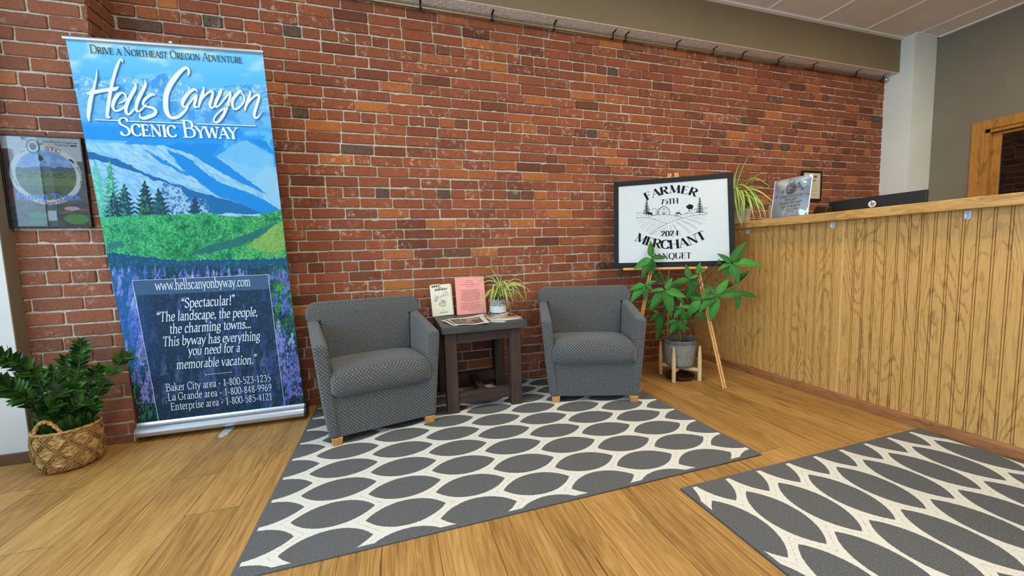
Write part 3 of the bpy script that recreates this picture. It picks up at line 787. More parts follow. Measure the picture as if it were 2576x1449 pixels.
# ================================================================== LETTERING
GL = {}
def _g(s):
    for line in s.strip().split('\n'):
        ch, adv, rest = (line.split(' ', 2)+[''])[:3]
        ch = {'SP': ' ', 'BAR': '|'}.get(ch, ch)
        st = []
        for k in rest.split('|'):
            k = k.strip()
            if not k: continue
            typ = k[0]; pts = [tuple(float(q) for q in p.split(',')) for p in k[1:].split()]
            st.append((typ, pts))
        GL[ch] = (float(adv), st)
_g('''A 66 t4,0 33,70|l33,70 61,0|t14,24 51,24|s4,0|s61,0
B 58 l12,0 12,70|c12,69 34,69 46,58 44,44 30,38 12,38|c12,38 36,38 52,28 50,10 36,1 12,1|s8,0,14|s8,70,14
C 64 c58,54 48,67 32,70 12,58 7,35 13,11 33,0 50,4 60,16|t58,52 59,68
D 72 l12,0 12,70|c12,69 38,69 60,56 66,35 60,14 38,1 12,1|s8,0,14|s8,70,14
E 56 l12,0 12,70|t12,69 46,69|t12,37 38,37|t12,1 49,1|t46,69 47,56|t49,1 52,15|t38,29 38,45|s8,0,14|s8,70,14
F 52 l12,0 12,70|t12,69 46,69|t12,37 38,37|t46,69 47,56|t38,29 38,45|s12,0|s8,70,14
G 72 c60,54 50,67 33,70 12,58 7,35 13,11 34,0 50,3 60,10|t60,53 61,68|l60,6 60,30|s58,31,24
H 76 l14,0 14,70|l62,0 62,70|t14,36 62,36|s14,0|s14,70|s62,0|s62,70
I 30 l15,0 15,70|s15,0|s15,70
K 66 l12,0 12,70|t14,32 52,70|l24,42 56,0|s12,0|s12,70|s54,70|s58,0
L 54 l12,0 12,70|t12,1 46,1|t46,1 50,16|s12,70|s8,0,14
M 88 t12,0 15,70|l15,70 43,4|t43,4 71,70|l71,70 74,0|s12,0|s74,0|s13,70,12|s73,70,12
N 76 t14,0 14,70|l14,70 62,0|t62,0 62,70|s14,0|s62,70|s10,70,12
O 74 c37,70 14,60 7,35 14,10 37,0 60,10 67,35 60,60 37,70
P 54 l12,0 12,70|c12,69 36,69 50,58 48,42 34,34 12,34|s12,0|s8,70,14
Q 74 c37,70 14,60 7,35 14,10 37,0 60,10 67,35 60,60 37,70|c36,6 50,-10 74,-14
R 63 l12,0 12,70|c12,69 36,69 50,58 48,44 34,36 12,36|l28,37 54,0|s12,0|s8,70,14|s56,0
S 50 c42,56 36,68 22,70 9,60 11,46 26,37 40,27 42,12 30,1 16,1 7,14|t42,55 43,69|t7,15 6,1
T 60 l30,0 30,70|t4,69 56,69|t4,69 3,54|t56,69 57,54|s30,0
U 72 l13,70 13,26|c13,26 18,6 36,0 54,6 58,26|t58,26 58,70|s13,70|s58,70
V 66 l5,70 33,0|t33,0 61,70|s5,70|s61,70
W 94 l5,70 26,0|t26,0 48,66|l48,66 68,0|t68,0 88,70|s5,70|s88,70
Y 64 l4,70 32,34|t32,34 60,70|l32,34 32,0|s4,70|s60,70|s32,0
a 44 c9,38 20,46 32,42 33,30|l33,30 33,6|c33,8 37,0 43,3|c33,27 16,24 7,12 14,1 24,3 33,12
b 50 l10,74 10,2|c10,36 22,46 38,42 44,23 38,5 24,0 10,6|s7,74,10
c 42 c37,36 28,46 14,42 7,23 12,5 24,0 38,8
d 52 l40,74 40,4|c40,36 28,46 13,42 7,23 12,5 24,0 40,10|s37,74,10|t40,2 47,2
e 44 t8,26 38,26|c38,27 36,40 24,46 12,40 7,23 12,5 24,0 39,9
f 32 c33,67 26,74 16,68 14,52|l14,52 14,0|t4,45 28,45|s14,0
g 48 c24,46 11,42 9,30 12,20 24,16 36,20 38,31 35,42 24,46|c14,19 8,10 16,4 34,2 42,-6 36,-18 20,-22 8,-16 8,-6 18,2|t34,44 46,45
h 54 l12,0 12,74|c12,34 24,45 36,44 41,32|l41,32 41,0|s12,0|s41,0|s9,74,10
i 26 l13,0 13,46|d13,64|s13,0|s10,46,10
k 52 l12,0 12,74|t13,20 38,45|l22,28 44,0|s12,0|s38,45|s46,0|s9,74,10
l 26 l13,0 13,74|s13,0|s10,74,10
m 80 l12,0 12,46|c12,34 22,45 33,44 38,32|l38,32 38,0|c38,34 50,45 61,44 66,32|l66,32 66,0|s12,0|s38,0|s66,0|s9,46,10
n 54 l12,0 12,46|c12,34 24,45 36,44 41,32|l41,32 41,0|s12,0|s41,0|s9,46,10
o 50 c25,46 11,40 7,23 11,6 25,0 39,6 43,23 39,40 25,46
p 52 l11,46 11,-22|c11,36 23,46 39,42 45,23 39,5 25,0 11,6|s11,-22|s8,46,10
r 38 l12,0 12,46|c12,32 20,43 32,45|s12,0|s9,46,10
s 38 c31,35 26,45 14,45 8,36 16,27 28,20 32,10 24,1 12,1 6,10
t 32 l15,58 15,12|c15,12 20,1 30,4|t4,45 28,45
u 54 l11,46 11,12|c11,12 17,1 30,2 41,12|l41,46 41,2|s9,46,10|s38,46,10|t41,1 47,2
v 48 l5,46 24,0|t24,0 42,46|s5,46,14|s42,46,14
w 70 l5,46 20,0|t20,0 36,44|l36,44 50,0|t50,0 65,46|s5,46,14|s65,46,14
y 48 l5,46 24,2|c42,46 24,2 16,-16 6,-21|s5,46,14|s42,46,14
0 50 c25,68 11,58 7,34 11,10 25,0 39,10 43,34 39,58 25,68
1 50 t14,58 26,68|l26,68 26,0|s26,0
2 50 c8,52 14,66 26,68 38,62 38,48 26,28 8,2|l8,2 42,2|t42,2 44,12
3 50 c9,58 18,68 32,66 36,52 22,38|c22,38 40,34 40,12 26,0 8,6
4 52 l34,0 34,68|t34,68 6,20|t6,20 47,20
5 50 t14,67 40,67|t14,68 11,40|c11,40 26,44 40,36 42,18 30,2 8,2
6 50 c38,68 18,54 8,24 14,4 26,0 40,10 38,30 24,38 9,26
7 50 t7,67 43,67|l43,68 20,0|t7,67 7,56
8 50 c25,68 12,58 16,44 34,30 40,14 25,0 10,14 16,30 34,44 38,58 25,68
9 50 c12,0 32,14 42,44 36,64 24,68 10,58 12,38 26,30 41,42
. 22 d11,4
, 22 d11,4|t13,3 8,-12
- 32 l5,24 27,24
' 20 l11,72 9,52
“ 38 d11,56|t9,58 15,74|d27,56|t25,58 31,74
” 38 d11,70|t13,69 7,54|d27,70|t29,69 23,54
… 66 d11,4|d33,4|d55,4
• 34 D17,26
! 26 l13,74 13,22|d13,4
: 22 d11,4|d11,40
SP 26 ''')
GL["z"] = GL['s']
def smooth_pts(pts, sub=5):
    """Catmull-Rom through the points"""
    P = [np.array(p, float) for p in pts]
    if len(P) < 3: return P
    closed = np.linalg.norm(P[0][:2]-P[-1][:2]) < 1e-6
    out = []
    n = len(P)
    for i in range(n-1):
        p1, p2 = P[i], P[i+1]
        p0 = P[i-1] if i > 0 else (P[-2] if closed else 2*p1-p2)
        p3 = P[i+2] if i+2 < n else (P[1] if closed else 2*p2-p1)
        for k in range(sub):
            t = k/sub
            out.append(0.5*((2*p1)+(-p0+p2)*t+(2*p0-5*p1+4*p2-p3)*t*t+(-p0+3*p1-3*p2+p3)*t**3))
    out.append(P[-1])
    return out
class Flat:
    """flat artwork collected in a plane: 2-D coordinates mapped by f(u, v) -> point"""
    def __init__(s, f):
        s.g = f; s.V = []; s.F = []; s.k = 0
        o, a, b = (Vector(f(*q)) for q in ((0.0, 0.0), (1e-2, 0.0), (0.0, 1e-2)))
        n = (a-o).cross(b-o); n.normalize()
        s.n = n if n.dot(CAM-o) > 0 else -n
    def f(s, u, v): return Vector(s.g(u, v))+s.n*((s.k % 14)*2.2e-5)     # each stroke lies a hair above the last
    def quadstrip(s, L, R):
        s.k += 1; b = len(s.V); n = len(L)
        for a, c in zip(L, R): s.V.append(tuple(s.f(*a))); s.V.append(tuple(s.f(*c)))
        for i in range(n-1): s.F.append((b+2*i, b+2*i+1, b+2*i+3, b+2*i+2))
    def poly(s, pts):
        s.k += 1; b = len(s.V)
        for p in pts: s.V.append(tuple(s.f(*p)))
        s.F.append(tuple(range(b, b+len(pts))))
    def disc(s, c, r, n=10, ry=None):
        ry = ry or r
        s.poly([(c[0]+r*math.cos(2*PI*k/n), c[1]+ry*math.sin(2*PI*k/n)) for k in range(n)])
    def ring(s, c, r0, r1, n=40, a0=0, a1=2*PI, ey=1.0):
        L = []; R = []
        for k in range(n+1):
            a = a0+(a1-a0)*k/n
            L.append((c[0]+r0*math.cos(a), c[1]+ey*r0*math.sin(a))); R.append((c[0]+r1*math.cos(a), c[1]+ey*r1*math.sin(a)))
        s.quadstrip(L, R)
    def stroke(s, pts, w, curve=True, sub=5):
        """pts (x, y) or (x, y, w); constant or given width"""
        P = [(p[0], p[1], p[2] if len(p) > 2 else w) for p in pts]
        P = smooth_pts(P, sub) if curve else [np.array(p, float) for p in P]
        L, R = [], []
        for i, p in enumerate(P):
            d = P[min(i+1, len(P)-1)][:2]-P[max(i-1, 0)][:2]; l = np.hypot(*d)
            if l < 1e-12: d = np.array([1.0, 0]); l = 1
            nrm = np.array([-d[1], d[0]])/l
            L.append(tuple(p[:2]+nrm*p[2]/2)); R.append(tuple(p[:2]-nrm*p[2]/2))
        s.quadstrip(L, R)
    def glyphs(s, text, place, thick, thin, ang=20, serif=18, slant=0.0, small=None, sub=4, track=0.0):
        """place(x, y) maps font units (cap height 70) to the plane's coordinates"""
        x0 = 0.0; a = math.radians(ang); ax = np.array([math.cos(a), math.sin(a)]); bx = np.array([-math.sin(a), math.cos(a)])
        for ch in text:
            sc = 1.0; key = ch
            if small and ch.islower(): key = ch.upper(); sc = small
            if key not in GL: x0 += 30; continue
            adv, st = GL[key]
            def q(p): return np.array([x0 + sc*p[0] + slant*sc*p[1], sc*p[1]])
            for typ, pts in st:
                if typ in 'dD':
                    r = thick*0.62 if typ == 'd' else thick*0.8
                    c = q(pts[0]); s.poly([place(*(c+r*np.array([math.cos(t), math.sin(t)]))) for t in np.linspace(0, 2*PI, 9)[:-1]])
                    continue
                if typ == 's':
                    if serif <= 0: continue
                    w = pts[0][2] if len(pts[0]) > 2 else serif
                    w = w*serif/18.0*(0.9 if sc < 1 else 1)
                    c = q(pts[0][:2]); h = thin*0.5
                    s.poly([place(c[0]-w/2, c[1]-h), place(c[0]+w/2, c[1]-h), place(c[0]+w/2, c[1]+h), place(c[0]-w/2, c[1]+h)])
                    continue
                P = smooth_pts(pts, sub) if typ == 'c' else [np.array(p, float) for p in pts]
                P = [q(p) for p in P]
                L, R = [], []
                for i, p in enumerate(P):
                    d = P[min(i+1, len(P)-1)]-P[max(i-1, 0)]; l = np.hypot(*d)
                    if l < 1e-9: continue
                    nrm = np.array([-d[1], d[0]])/l
                    if typ == 't': h = thin/2
                    else: h = math.hypot(thick/2*float(nrm@ax), thin/2*float(nrm@bx))
                    L.append(place(*(p+nrm*h))); R.append(place(*(p-nrm*h)))
                s.quadstrip(L, R)
            x0 += adv*sc + track
        return x0
    def width(s, text, small=None, track=0.0):
        x = 0
        for ch in text:
            k, sc = (ch.upper(), small) if (small and ch.islower()) else (ch, 1.0)
            x += (GL[k][0] if k in GL else 30)*sc + track
        return x-track
    def line(s, text, p0, p1, cap, thick=11, thin=4.5, **k):
        """text fitted between two baseline points, cap height given in plane units"""
        W = s.width(text, k.get('small'), k.get('track', 0.0))
        p0 = np.array(p0, float); p1 = np.array(p1, float); d = p1-p0; L = np.hypot(*d); d = d/L; n = np.array([-d[1], d[0]])
        if k.pop('down', False): n = -n
        fx = L/W; fy = cap/70.0
        s.glyphs(text, lambda x, y: tuple(p0+d*(x*fx)+n*(y*fy)), thick, thin, **k)
    def path(s, text, pts, cap, thick=13, thin=4, down=False, **k):
        P = np.array([p[:2] for p in smooth_pts(pts, 8)]); seg = np.hypot(*(P[1:]-P[:-1]).T); cum = np.concatenate([[0], np.cumsum(seg)])
        W = s.width(text, k.get('small'), k.get('track', 0.0)); fx = cum[-1]/W; fy = cap/70.0
        # rigid letters: each placed at the middle of its advance
        x0 = 0.0
        for ch in text:
            adv = GL[ch][0]+k.get('track', 0.0) if ch in GL else 30
            m_ = (x0+adv/2)*fx; i = min(np.searchsorted(cum, m_)-1, len(seg)-1); i = max(i, 0)
            c = P[i]+(P[i+1]-P[i])*((m_-cum[i])/max(seg[i], 1e-9)); d = (P[min(i+2, len(P)-1)]-P[max(i-1, 0)]); d = d/np.hypot(*d)
            n = np.array([-d[1], d[0]])*(-1 if down else 1)
            kk = {a: b for a, b in k.items() if a != 'track'}
            s.glyphs(ch, lambda x, y, c=c, d=d, n=n, adv=adv: tuple(c+d*((x-adv/2)*fx)+n*(y*fy)), thick, thin, **kk)
            x0 += adv
    def build(s, name, mat, parent=None):
        V = np.array(s.V); F = []
        for f in s.F:       # all faces turned the same way
            a = V[list(f)]; nn = sum(np.cross(a[i]-a[0], a[i+1]-a[0]) for i in range(1, len(f)-1))
            F.append(f if nn@np.array(s.n) >= 0 else f[::-1])
        return np_mesh(name, s.V, F, mat, parent)
# numpy value noise for printed artwork
def vnoise(x, y, seed=0, octv=4, rough=0.5):
    def h(i, j, s):
        v = np.sin(i*127.1+j*311.7+s*74.7)*43758.5453
        return v-np.floor(v)
    out = 0; amp = 1; tot = 0
    for o in range(octv):
        i = np.floor(x); j = np.floor(y); fx = x-i; fy = y-j
        fx = fx*fx*(3-2*fx); fy = fy*fy*(3-2*fy)
        v = (h(i, j, seed+o)*(1-fx)+h(i+1, j, seed+o)*fx)*(1-fy)+(h(i, j+1, seed+o)*(1-fx)+h(i+1, j+1, seed+o)*fx)*fy
        out = out+v*amp; tot += amp; amp *= rough; x = x*2.03+5.1; y = y*2.03+1.7
    return out/tot
def inpoly(x, y, poly):
    ins = np.zeros(x.shape, bool); n = len(poly)
    for i in range(n):
        x0, y0 = poly[i]; x1, y1 = poly[(i+1) % n]
        c = ((y0 > y) != (y1 > y)) & (x < (x1-x0)*(y-y0)/((y1-y0) if y1 != y0 else 1e-9)+x0)
        ins ^= c
    return ins
def srgb_lin(a):
    a = np.clip(a/255.0, 0, 1)
    return np.where(a <= 0.04045, a/12.92, ((a+0.055)/1.055)**2.4)
def m_print(name, rough=0.5, spec=0.3):
    t = NT(name); c = t.attr('ink')
    f = t.noise(t.coord(), 900, 1)
    col = t.mix(t.m('MULTIPLY', f, 0.04), c, (0.5, 0.5, 0.5))
    return t.set(col, rough, spec=spec)
M_INKW = plain('white_ink', (214, 224, 224), 0.5, 0, 0.02)
M_INKS = plain('pale_ink', (192, 208, 222), 0.5, 0, 0.02)
M_INKD = plain('dark_ink', (17, 17, 28), 0.7, 0, 0.04, 30, 0.15)
M_INKB = plain('slate_blue_ink', (30, 52, 76), 0.75, 0, 0.04, 30, 0.1)
M_INKN = plain('blue_shade_ink', (40, 112, 176), 0.5, 0, 0.04)

# ================================================================== ROLL-UP BANNER
def make_banner():
    BL, BR = atY(351, 1064, 2.66), atY(765, 1014, 2.66); TM = atY(411, 117, 2.55)
    U = (BR-BL).normalized(); N = U.cross(TM-BL).normalized()      # N faces away from the wall?
    if N.y > 0: N = -N
    Vv = N.cross(U).normalized()
    if Vv.z < 0: Vv = -Vv
    def uv(px, py):
        p = atP(px, py, BL, N)-BL; return np.array([p.dot(U), p.dot(Vv)])
    def at(u, v, off=0.0): return BL + U*float(u) + Vv*float(v) + N*off
    tl, tr, br = uv(165, 100), uv(661, 136), uv(765, 1014)
    Wd = (br[0] + (tr[0]-tl[0]))/2; u0b = 0.0; H = (tl[1]+tr[1])/2
    mid = (BL+BR)/2
    t = thing('rollup_banner', 'tall blue roll-up mountain banner standing against the left end of the brick wall', 'banner', (mid.x, mid.y, 0))
    # printed fabric
    nu, nv = 520, 1250
    s, q = np.meshgrid(np.linspace(0, 1, nu), np.linspace(0, 1, nv))
    left = tl[0]*q; right = br[0]*(1-q)+tr[0]*q
    u = left+(right-left)*s; top = tl[1]*(1-s)+tr[1]*s; v = q*top
    Pw = np.array(BL)[None, None]+u[..., None]*np.array(U)+v[..., None]*np.array(Vv)
    # gentle belly of the hanging fabric
    Pw = Pw+np.array(N)*(0.004*np.sin(PI*s)*np.sin(PI*q))[..., None]
    # artwork is laid out on the sheet as the photograph shows it: x, y in sheet pixels
    rel = Pw-np.array(CAM); cx = rel@np.array(CR); cy_ = rel@np.array(CU); cz = rel@np.array(CF)
    X = IW/2+FPX*cx/cz; Y = IH/2-FPX*cy_/cz
    ink = banner_art(X, Y)
    idx = np.arange(nu*nv).reshape(nv, nu)
    F = np.stack([idx[:-1, :-1], idx[:-1, 1:], idx[1:, 1:], idx[1:, :-1]], -1).reshape(-1, 4)
    fab = np_mesh('printed_fabric', Pw.reshape(-1, 3), F, m_print('banner_print', 0.6, 0.1), t, True, {'ink': srgb_lin(ink).reshape(-1, 3)})
    # lettering
    def fl(off): return Flat(lambda a, b: at(a, b, off))
    def L1(x, y): return uv(x/3.22, y/3.22)
    def L4(x, y): return uv(250+x/3.019, 640+y/3.019)
    def pxm(px, py, n):      # n pixels of height at this place, in metres
        a = uv(px, py); b = uv(px, py-n); return abs(b[1]-a[1])
    d = fl(0.0052)
    d.line('Drive a Northeast Oregon Adventure', L1(738, 432), L1(1970, 515), pxm(420, 150, 19.5), 9, 4, small=0.76, ang=15)
    d.build('slogan_lettering', M_INKB, fab)
    def A1(p): return [(*uv(200+x/7.246, 130+y/7.246), w/7.246*0.00172) for x, y, w in p]
    def A2(p): return [(*uv(400+x/8.05, 150+y/8.05), w/8.05*0.00172) for x, y, w in p]
    S1 = [[(318,312,4),(328,380,18),(322,450,26),(300,560,36),(270,680,50),(235,800,64),(205,930,72),(188,1060,70),(176,1170,58),(185,1265,26)],
          [(122,755,6),(180,770,56),(260,748,74),(400,722,70),(560,695,72),(640,690,74),(690,668,50),(730,645,6)],
          [(795,210,8),(785,165,36),(762,140,26),(735,180,40),(695,280,50),(655,400,52),(620,530,52),(592,660,56),(565,790,62),(545,920,62),(530,1040,60),(520,1130,52),(528,1200,56),(575,1190,14)],
          [(735,945,20),(800,920,28),(850,870,34),(848,800,40),(800,755,34),(740,775,48),(670,850,64),(625,950,62),(625,1040,50),(680,1085,40),(760,1060,40),(840,1000,30)],
          [(1010,570,6),(1035,610,34),(1020,680,56),(960,790,62),(900,900,66),(862,1010,62),(860,1100,54),(900,1150,40),(960,1110,36),(1030,1030,22)],
          [(1190,520,6),(1215,560,34),(1205,630,54),(1150,740,62),(1090,860,66),(1052,970,62),(1045,1060,50),(1075,1100,36),(1140,1060,30),(1200,1000,26),(1245,935,6)],
          [(1385,815,10),(1360,785,44),(1300,800,50),(1220,860,52),(1175,920,48),(1180,980,36),(1250,1010,44),(1340,1030,56),(1400,1080,60),(1370,1150,64),(1280,1190,70),(1180,1220,64),(1115,1190,40),(1110,1120,8)]]
    S2 = [[(600,330,28),(615,250,50),(590,185,60),(540,175,66),(450,240,84),(360,340,100),(270,460,108),(200,590,108),(155,730,106),(145,880,106),(155,1020,104),(200,1130,92),(280,1185,72),(390,1165,72),(490,1090,62),(570,1000,44),(610,920,10)],
          [(785,670,14),(750,610,52),(690,620,64),(610,680,70),(540,770,76),(490,860,72),(485,920,56),(525,970,44),(600,920,40),(690,800,44),(760,730,34)],
          [(770,730,50),(750,820,62),(725,910,60),(735,965,50),(790,965,30)],
          [(895,548,6),(915,590,44),(890,690,64),(855,800,70),(825,910,52),(818,985,14)],
          [(850,850,30),(930,740,40),(1010,670,50),(1080,650,56),(1095,700,60),(1075,790,62),(1045,890,60),(1045,960,52),(1085,985,40),(1140,940,26)],
          [(1235,590,10),(1265,620,52),(1230,720,66),(1180,820,64),(1150,910,54),(1165,965,40),(1230,930,38),(1320,820,40),(1410,700,44),(1450,655,30)],
          [(1450,660,44),(1450,740,54),(1420,860,58),(1370,1000,62),(1310,1130,64),(1240,1230,60),(1170,1280,44),(1120,1250,36),(1130,1180,36),(1210,1080,40),(1320,1000,38),(1440,930,24)],
          [(1690,670,20),(1650,640,60),(1580,710,70),(1510,800,70),(1490,900,60),(1520,1000,46),(1590,1000,44),(1680,920,44),(1735,820,40),(1720,730,36),(1670,690,30)],
          [(1835,625,6),(1855,670,40),(1830,770,62),(1790,880,66),(1755,980,50),(1752,1050,14)],
          [(1790,910,30),(1870,810,40),(1950,740,48),(2020,720,54),(2030,780,60),(2000,890,64),(1960,1010,64),(1935,1120,60),(1960,1190,50),(2030,1150,34),(2095,1055,6)]]
    for off, dx, mt, nm in ((0.0048, (0.0035, -0.0035), M_INKN, 'script_shade'), (0.0054, (0, 0), M_INKW, 'script_lettering')):
        d = fl(off)
        for k in [A1(p) for p in S1]+[A2(p) for p in S2]:
            d.stroke([(x+dx[0], y+dx[1], w) for x, y, w in k], 0, True, 6)
            for e in (k[0], k[-1]):
                if e[2] > 0.003: d.disc((e[0]+dx[0], e[1]+dx[1]), e[2]/2, 12)
        for p0, p1 in (((775, 972), (962, 979)), ((1050, 984), (1500, 1000)), ((1600, 1005), (2075, 1022))):
            a, b = L1(*p0), L1(*p1); d.stroke([(a[0]+dx[0], a[1]+dx[1]), (b[0]+dx[0], b[1]+dx[1])], 0.004, False)
        a, b = L1(975, 1097)+np.array(dx), L1(1932, 1126)+np.array(dx)
        d.line('Scenic Byway', a, b, pxm(450, 340, 42), 11, 4.2, small=0.66, ang=12)
        d.build(nm, mt, fab)
    def tl_(nm, *a, **k):
        d = fl(0.0054); d.line(*a, **k); d.build(nm, M_INKS, fab)
    tl_('web_address', 'www.hellscanyonbyway.com', L4(432, 272), L4(1153, 238), pxm(500, 720, 24), 11, 5.5)
    it = dict(slant=0.22, ang=25)
    for tx, a, b, c in (('“Spectacular!”', (622, 405), (1032, 378), 23), ('“The landscape, the people,', (435, 510), (1205, 466), 23), ('the charming towns…', (535, 600), (1155, 556), 23),
                        ('This byway has everything', (484, 696), (1222, 648), 23), ('you need for a', (678, 764), (1070, 736), 23), ('memorable vacation.”', (588, 868), (1195, 826), 23)):
        tl_('quote_line', tx, L4(*a), L4(*b), pxm(500, 850, c), 12.5, 5.5, **it)
    for tx, a, b in (('Baker City area • 1-800-523-1235', (512, 1038), (1305, 960)), ('La Grande area • 1-800-848-9969', (527, 1110), (1313, 1031)), ('Enterprise area • 1-800-585-4121', (548, 1182), (1318, 1100))):
        fl_ = Flat(lambda u, v: at(u, v)); W_ = fl_.width(tx); x_ = 0.0; pa, pb = L4(*a), L4(*b)
        for nm, piece in (('area_name', tx.split(' • ')[0]), ('bullet_mark', ' • '), ('phone_number', tx.split(' • ')[1])):
            w_ = fl_.width(piece); tl_(nm, piece, pa+(pb-pa)*(x_/W_), pa+(pb-pa)*((x_+w_)/W_), pxm(540, 980, 18), 10, 5.2); x_ += w_
    d = fl(0.0054)
    d.stroke([tuple(L4(810, 912)), tuple(L4(1005, 892))], 0.0022, False)
    for p in ((810, 912), (1005, 892)): d.disc(tuple(L4(*p)), 0.0028, 8)
    d.build('divider_rule', M_INKS, fab)
    d = fl(0.0050)
    c = [tuple(L4(*p)) for p in ((253, 198), (1282, 153), (1408, 1145), (455, 1262))]
    for i in range(3):
        j = (i, i+1) if i < 2 else (0, 3)
        d.stroke([c[j[0]], c[j[1]]], 0.0022, False)
    d.build('panel_outline', M_INKS, fab)
    # top rail, base cassette, pole, feet
    b = MB()
    pts = [tuple(at(tl[0]-0.006, tl[1]+0.008, 0.004)), tuple(at(tr[0]+0.004, tr[1]+0.008, 0.004))]
    b.tube(pts, 0.0105, 14); b.build('top_rail', M_STEEL, t, smooth=True, wn=True)
    b = MB(); c = (at(0, 0)+at(br[0], 0))/2
    tp = at((tl[0]+tr[0])/2, H+0.026, -0.012)
    b.tube([tp, tp-Vv*0.045], 0.005, 8); b.tube([tp+Vector((0.006, 0, 0.002)), tp-Vector((0.006, 0, -0.002))], 0.007, 8)
    b.build('top_clip', M_WHITEP, t, smooth=True)
    b = MB(); b.tube([at(Wd/2, 0.0, -0.045), at((tl[0]+tr[0])/2, H, -0.014)], 0.008, 8); b.build('pole', M_STEEL, t, smooth=True)
    # cassette profile in (toward viewer, up)
    prof = [(0.006, 0.0), (0.010, -0.012), (0.0105, -0.020), (0.024, -0.026), (0.033, -0.036), (0.036, -0.052), (0.034, -0.068), (0.028, -0.076), (-0.040, -0.076), (-0.052, -0.05), (-0.045, -0.02), (-0.01, 0.0)]
    b = MB()
    nx = Vector((N.x, N.y, 0)).normalized()
    def cas(uu): return [at(uu, 0)+nx*a+Vector((0, 0, z)) for a, z in prof]
    b.ring_loft([cas(-0.004), cas(br[0]+0.002)])
    b.build('base_cassette', M_STEEL, t)
    for uu, du, nm in ((-0.004, -0.007, 'end_cap'), (br[0]+0.002, 0.012, 'end_cap')):
        b = MB(); b.ring_loft([[p for p in cas(uu)], [p for p in cas(uu+du)]]); b.build(nm, M_BLACK if du > 0 else M_STEEL, t)
    zb = min(cas(-0.004)[7].z, cas(br[0])[7].z)
    for uu in (Wd*0.5,):
        b = MB(); fc = at(uu, 0)
        fx, fy = fc.x, fc.y
        pp = [(fx-0.024, fy+0.10), (fx-0.022, fy-0.085), (fx-0.012, fy-0.105), (fx+0.012, fy-0.108), (fx+0.026, fy-0.09), (fx+0.03, fy+0.10)]
        b.slab([Vector((x, y, 0.0005)) for x, y in pp], (0, 0, 0.006)); b.build('foot', plain('satin_foot', (206, 208, 206), 0.45, 0.3), t)
        b = MB(); b.box(fx-0.025, fx+0.03, fy+0.02, fy+0.045, 0.0065, zb+0.001); b.build('foot_hinge', M_BLACK, t)
    return t
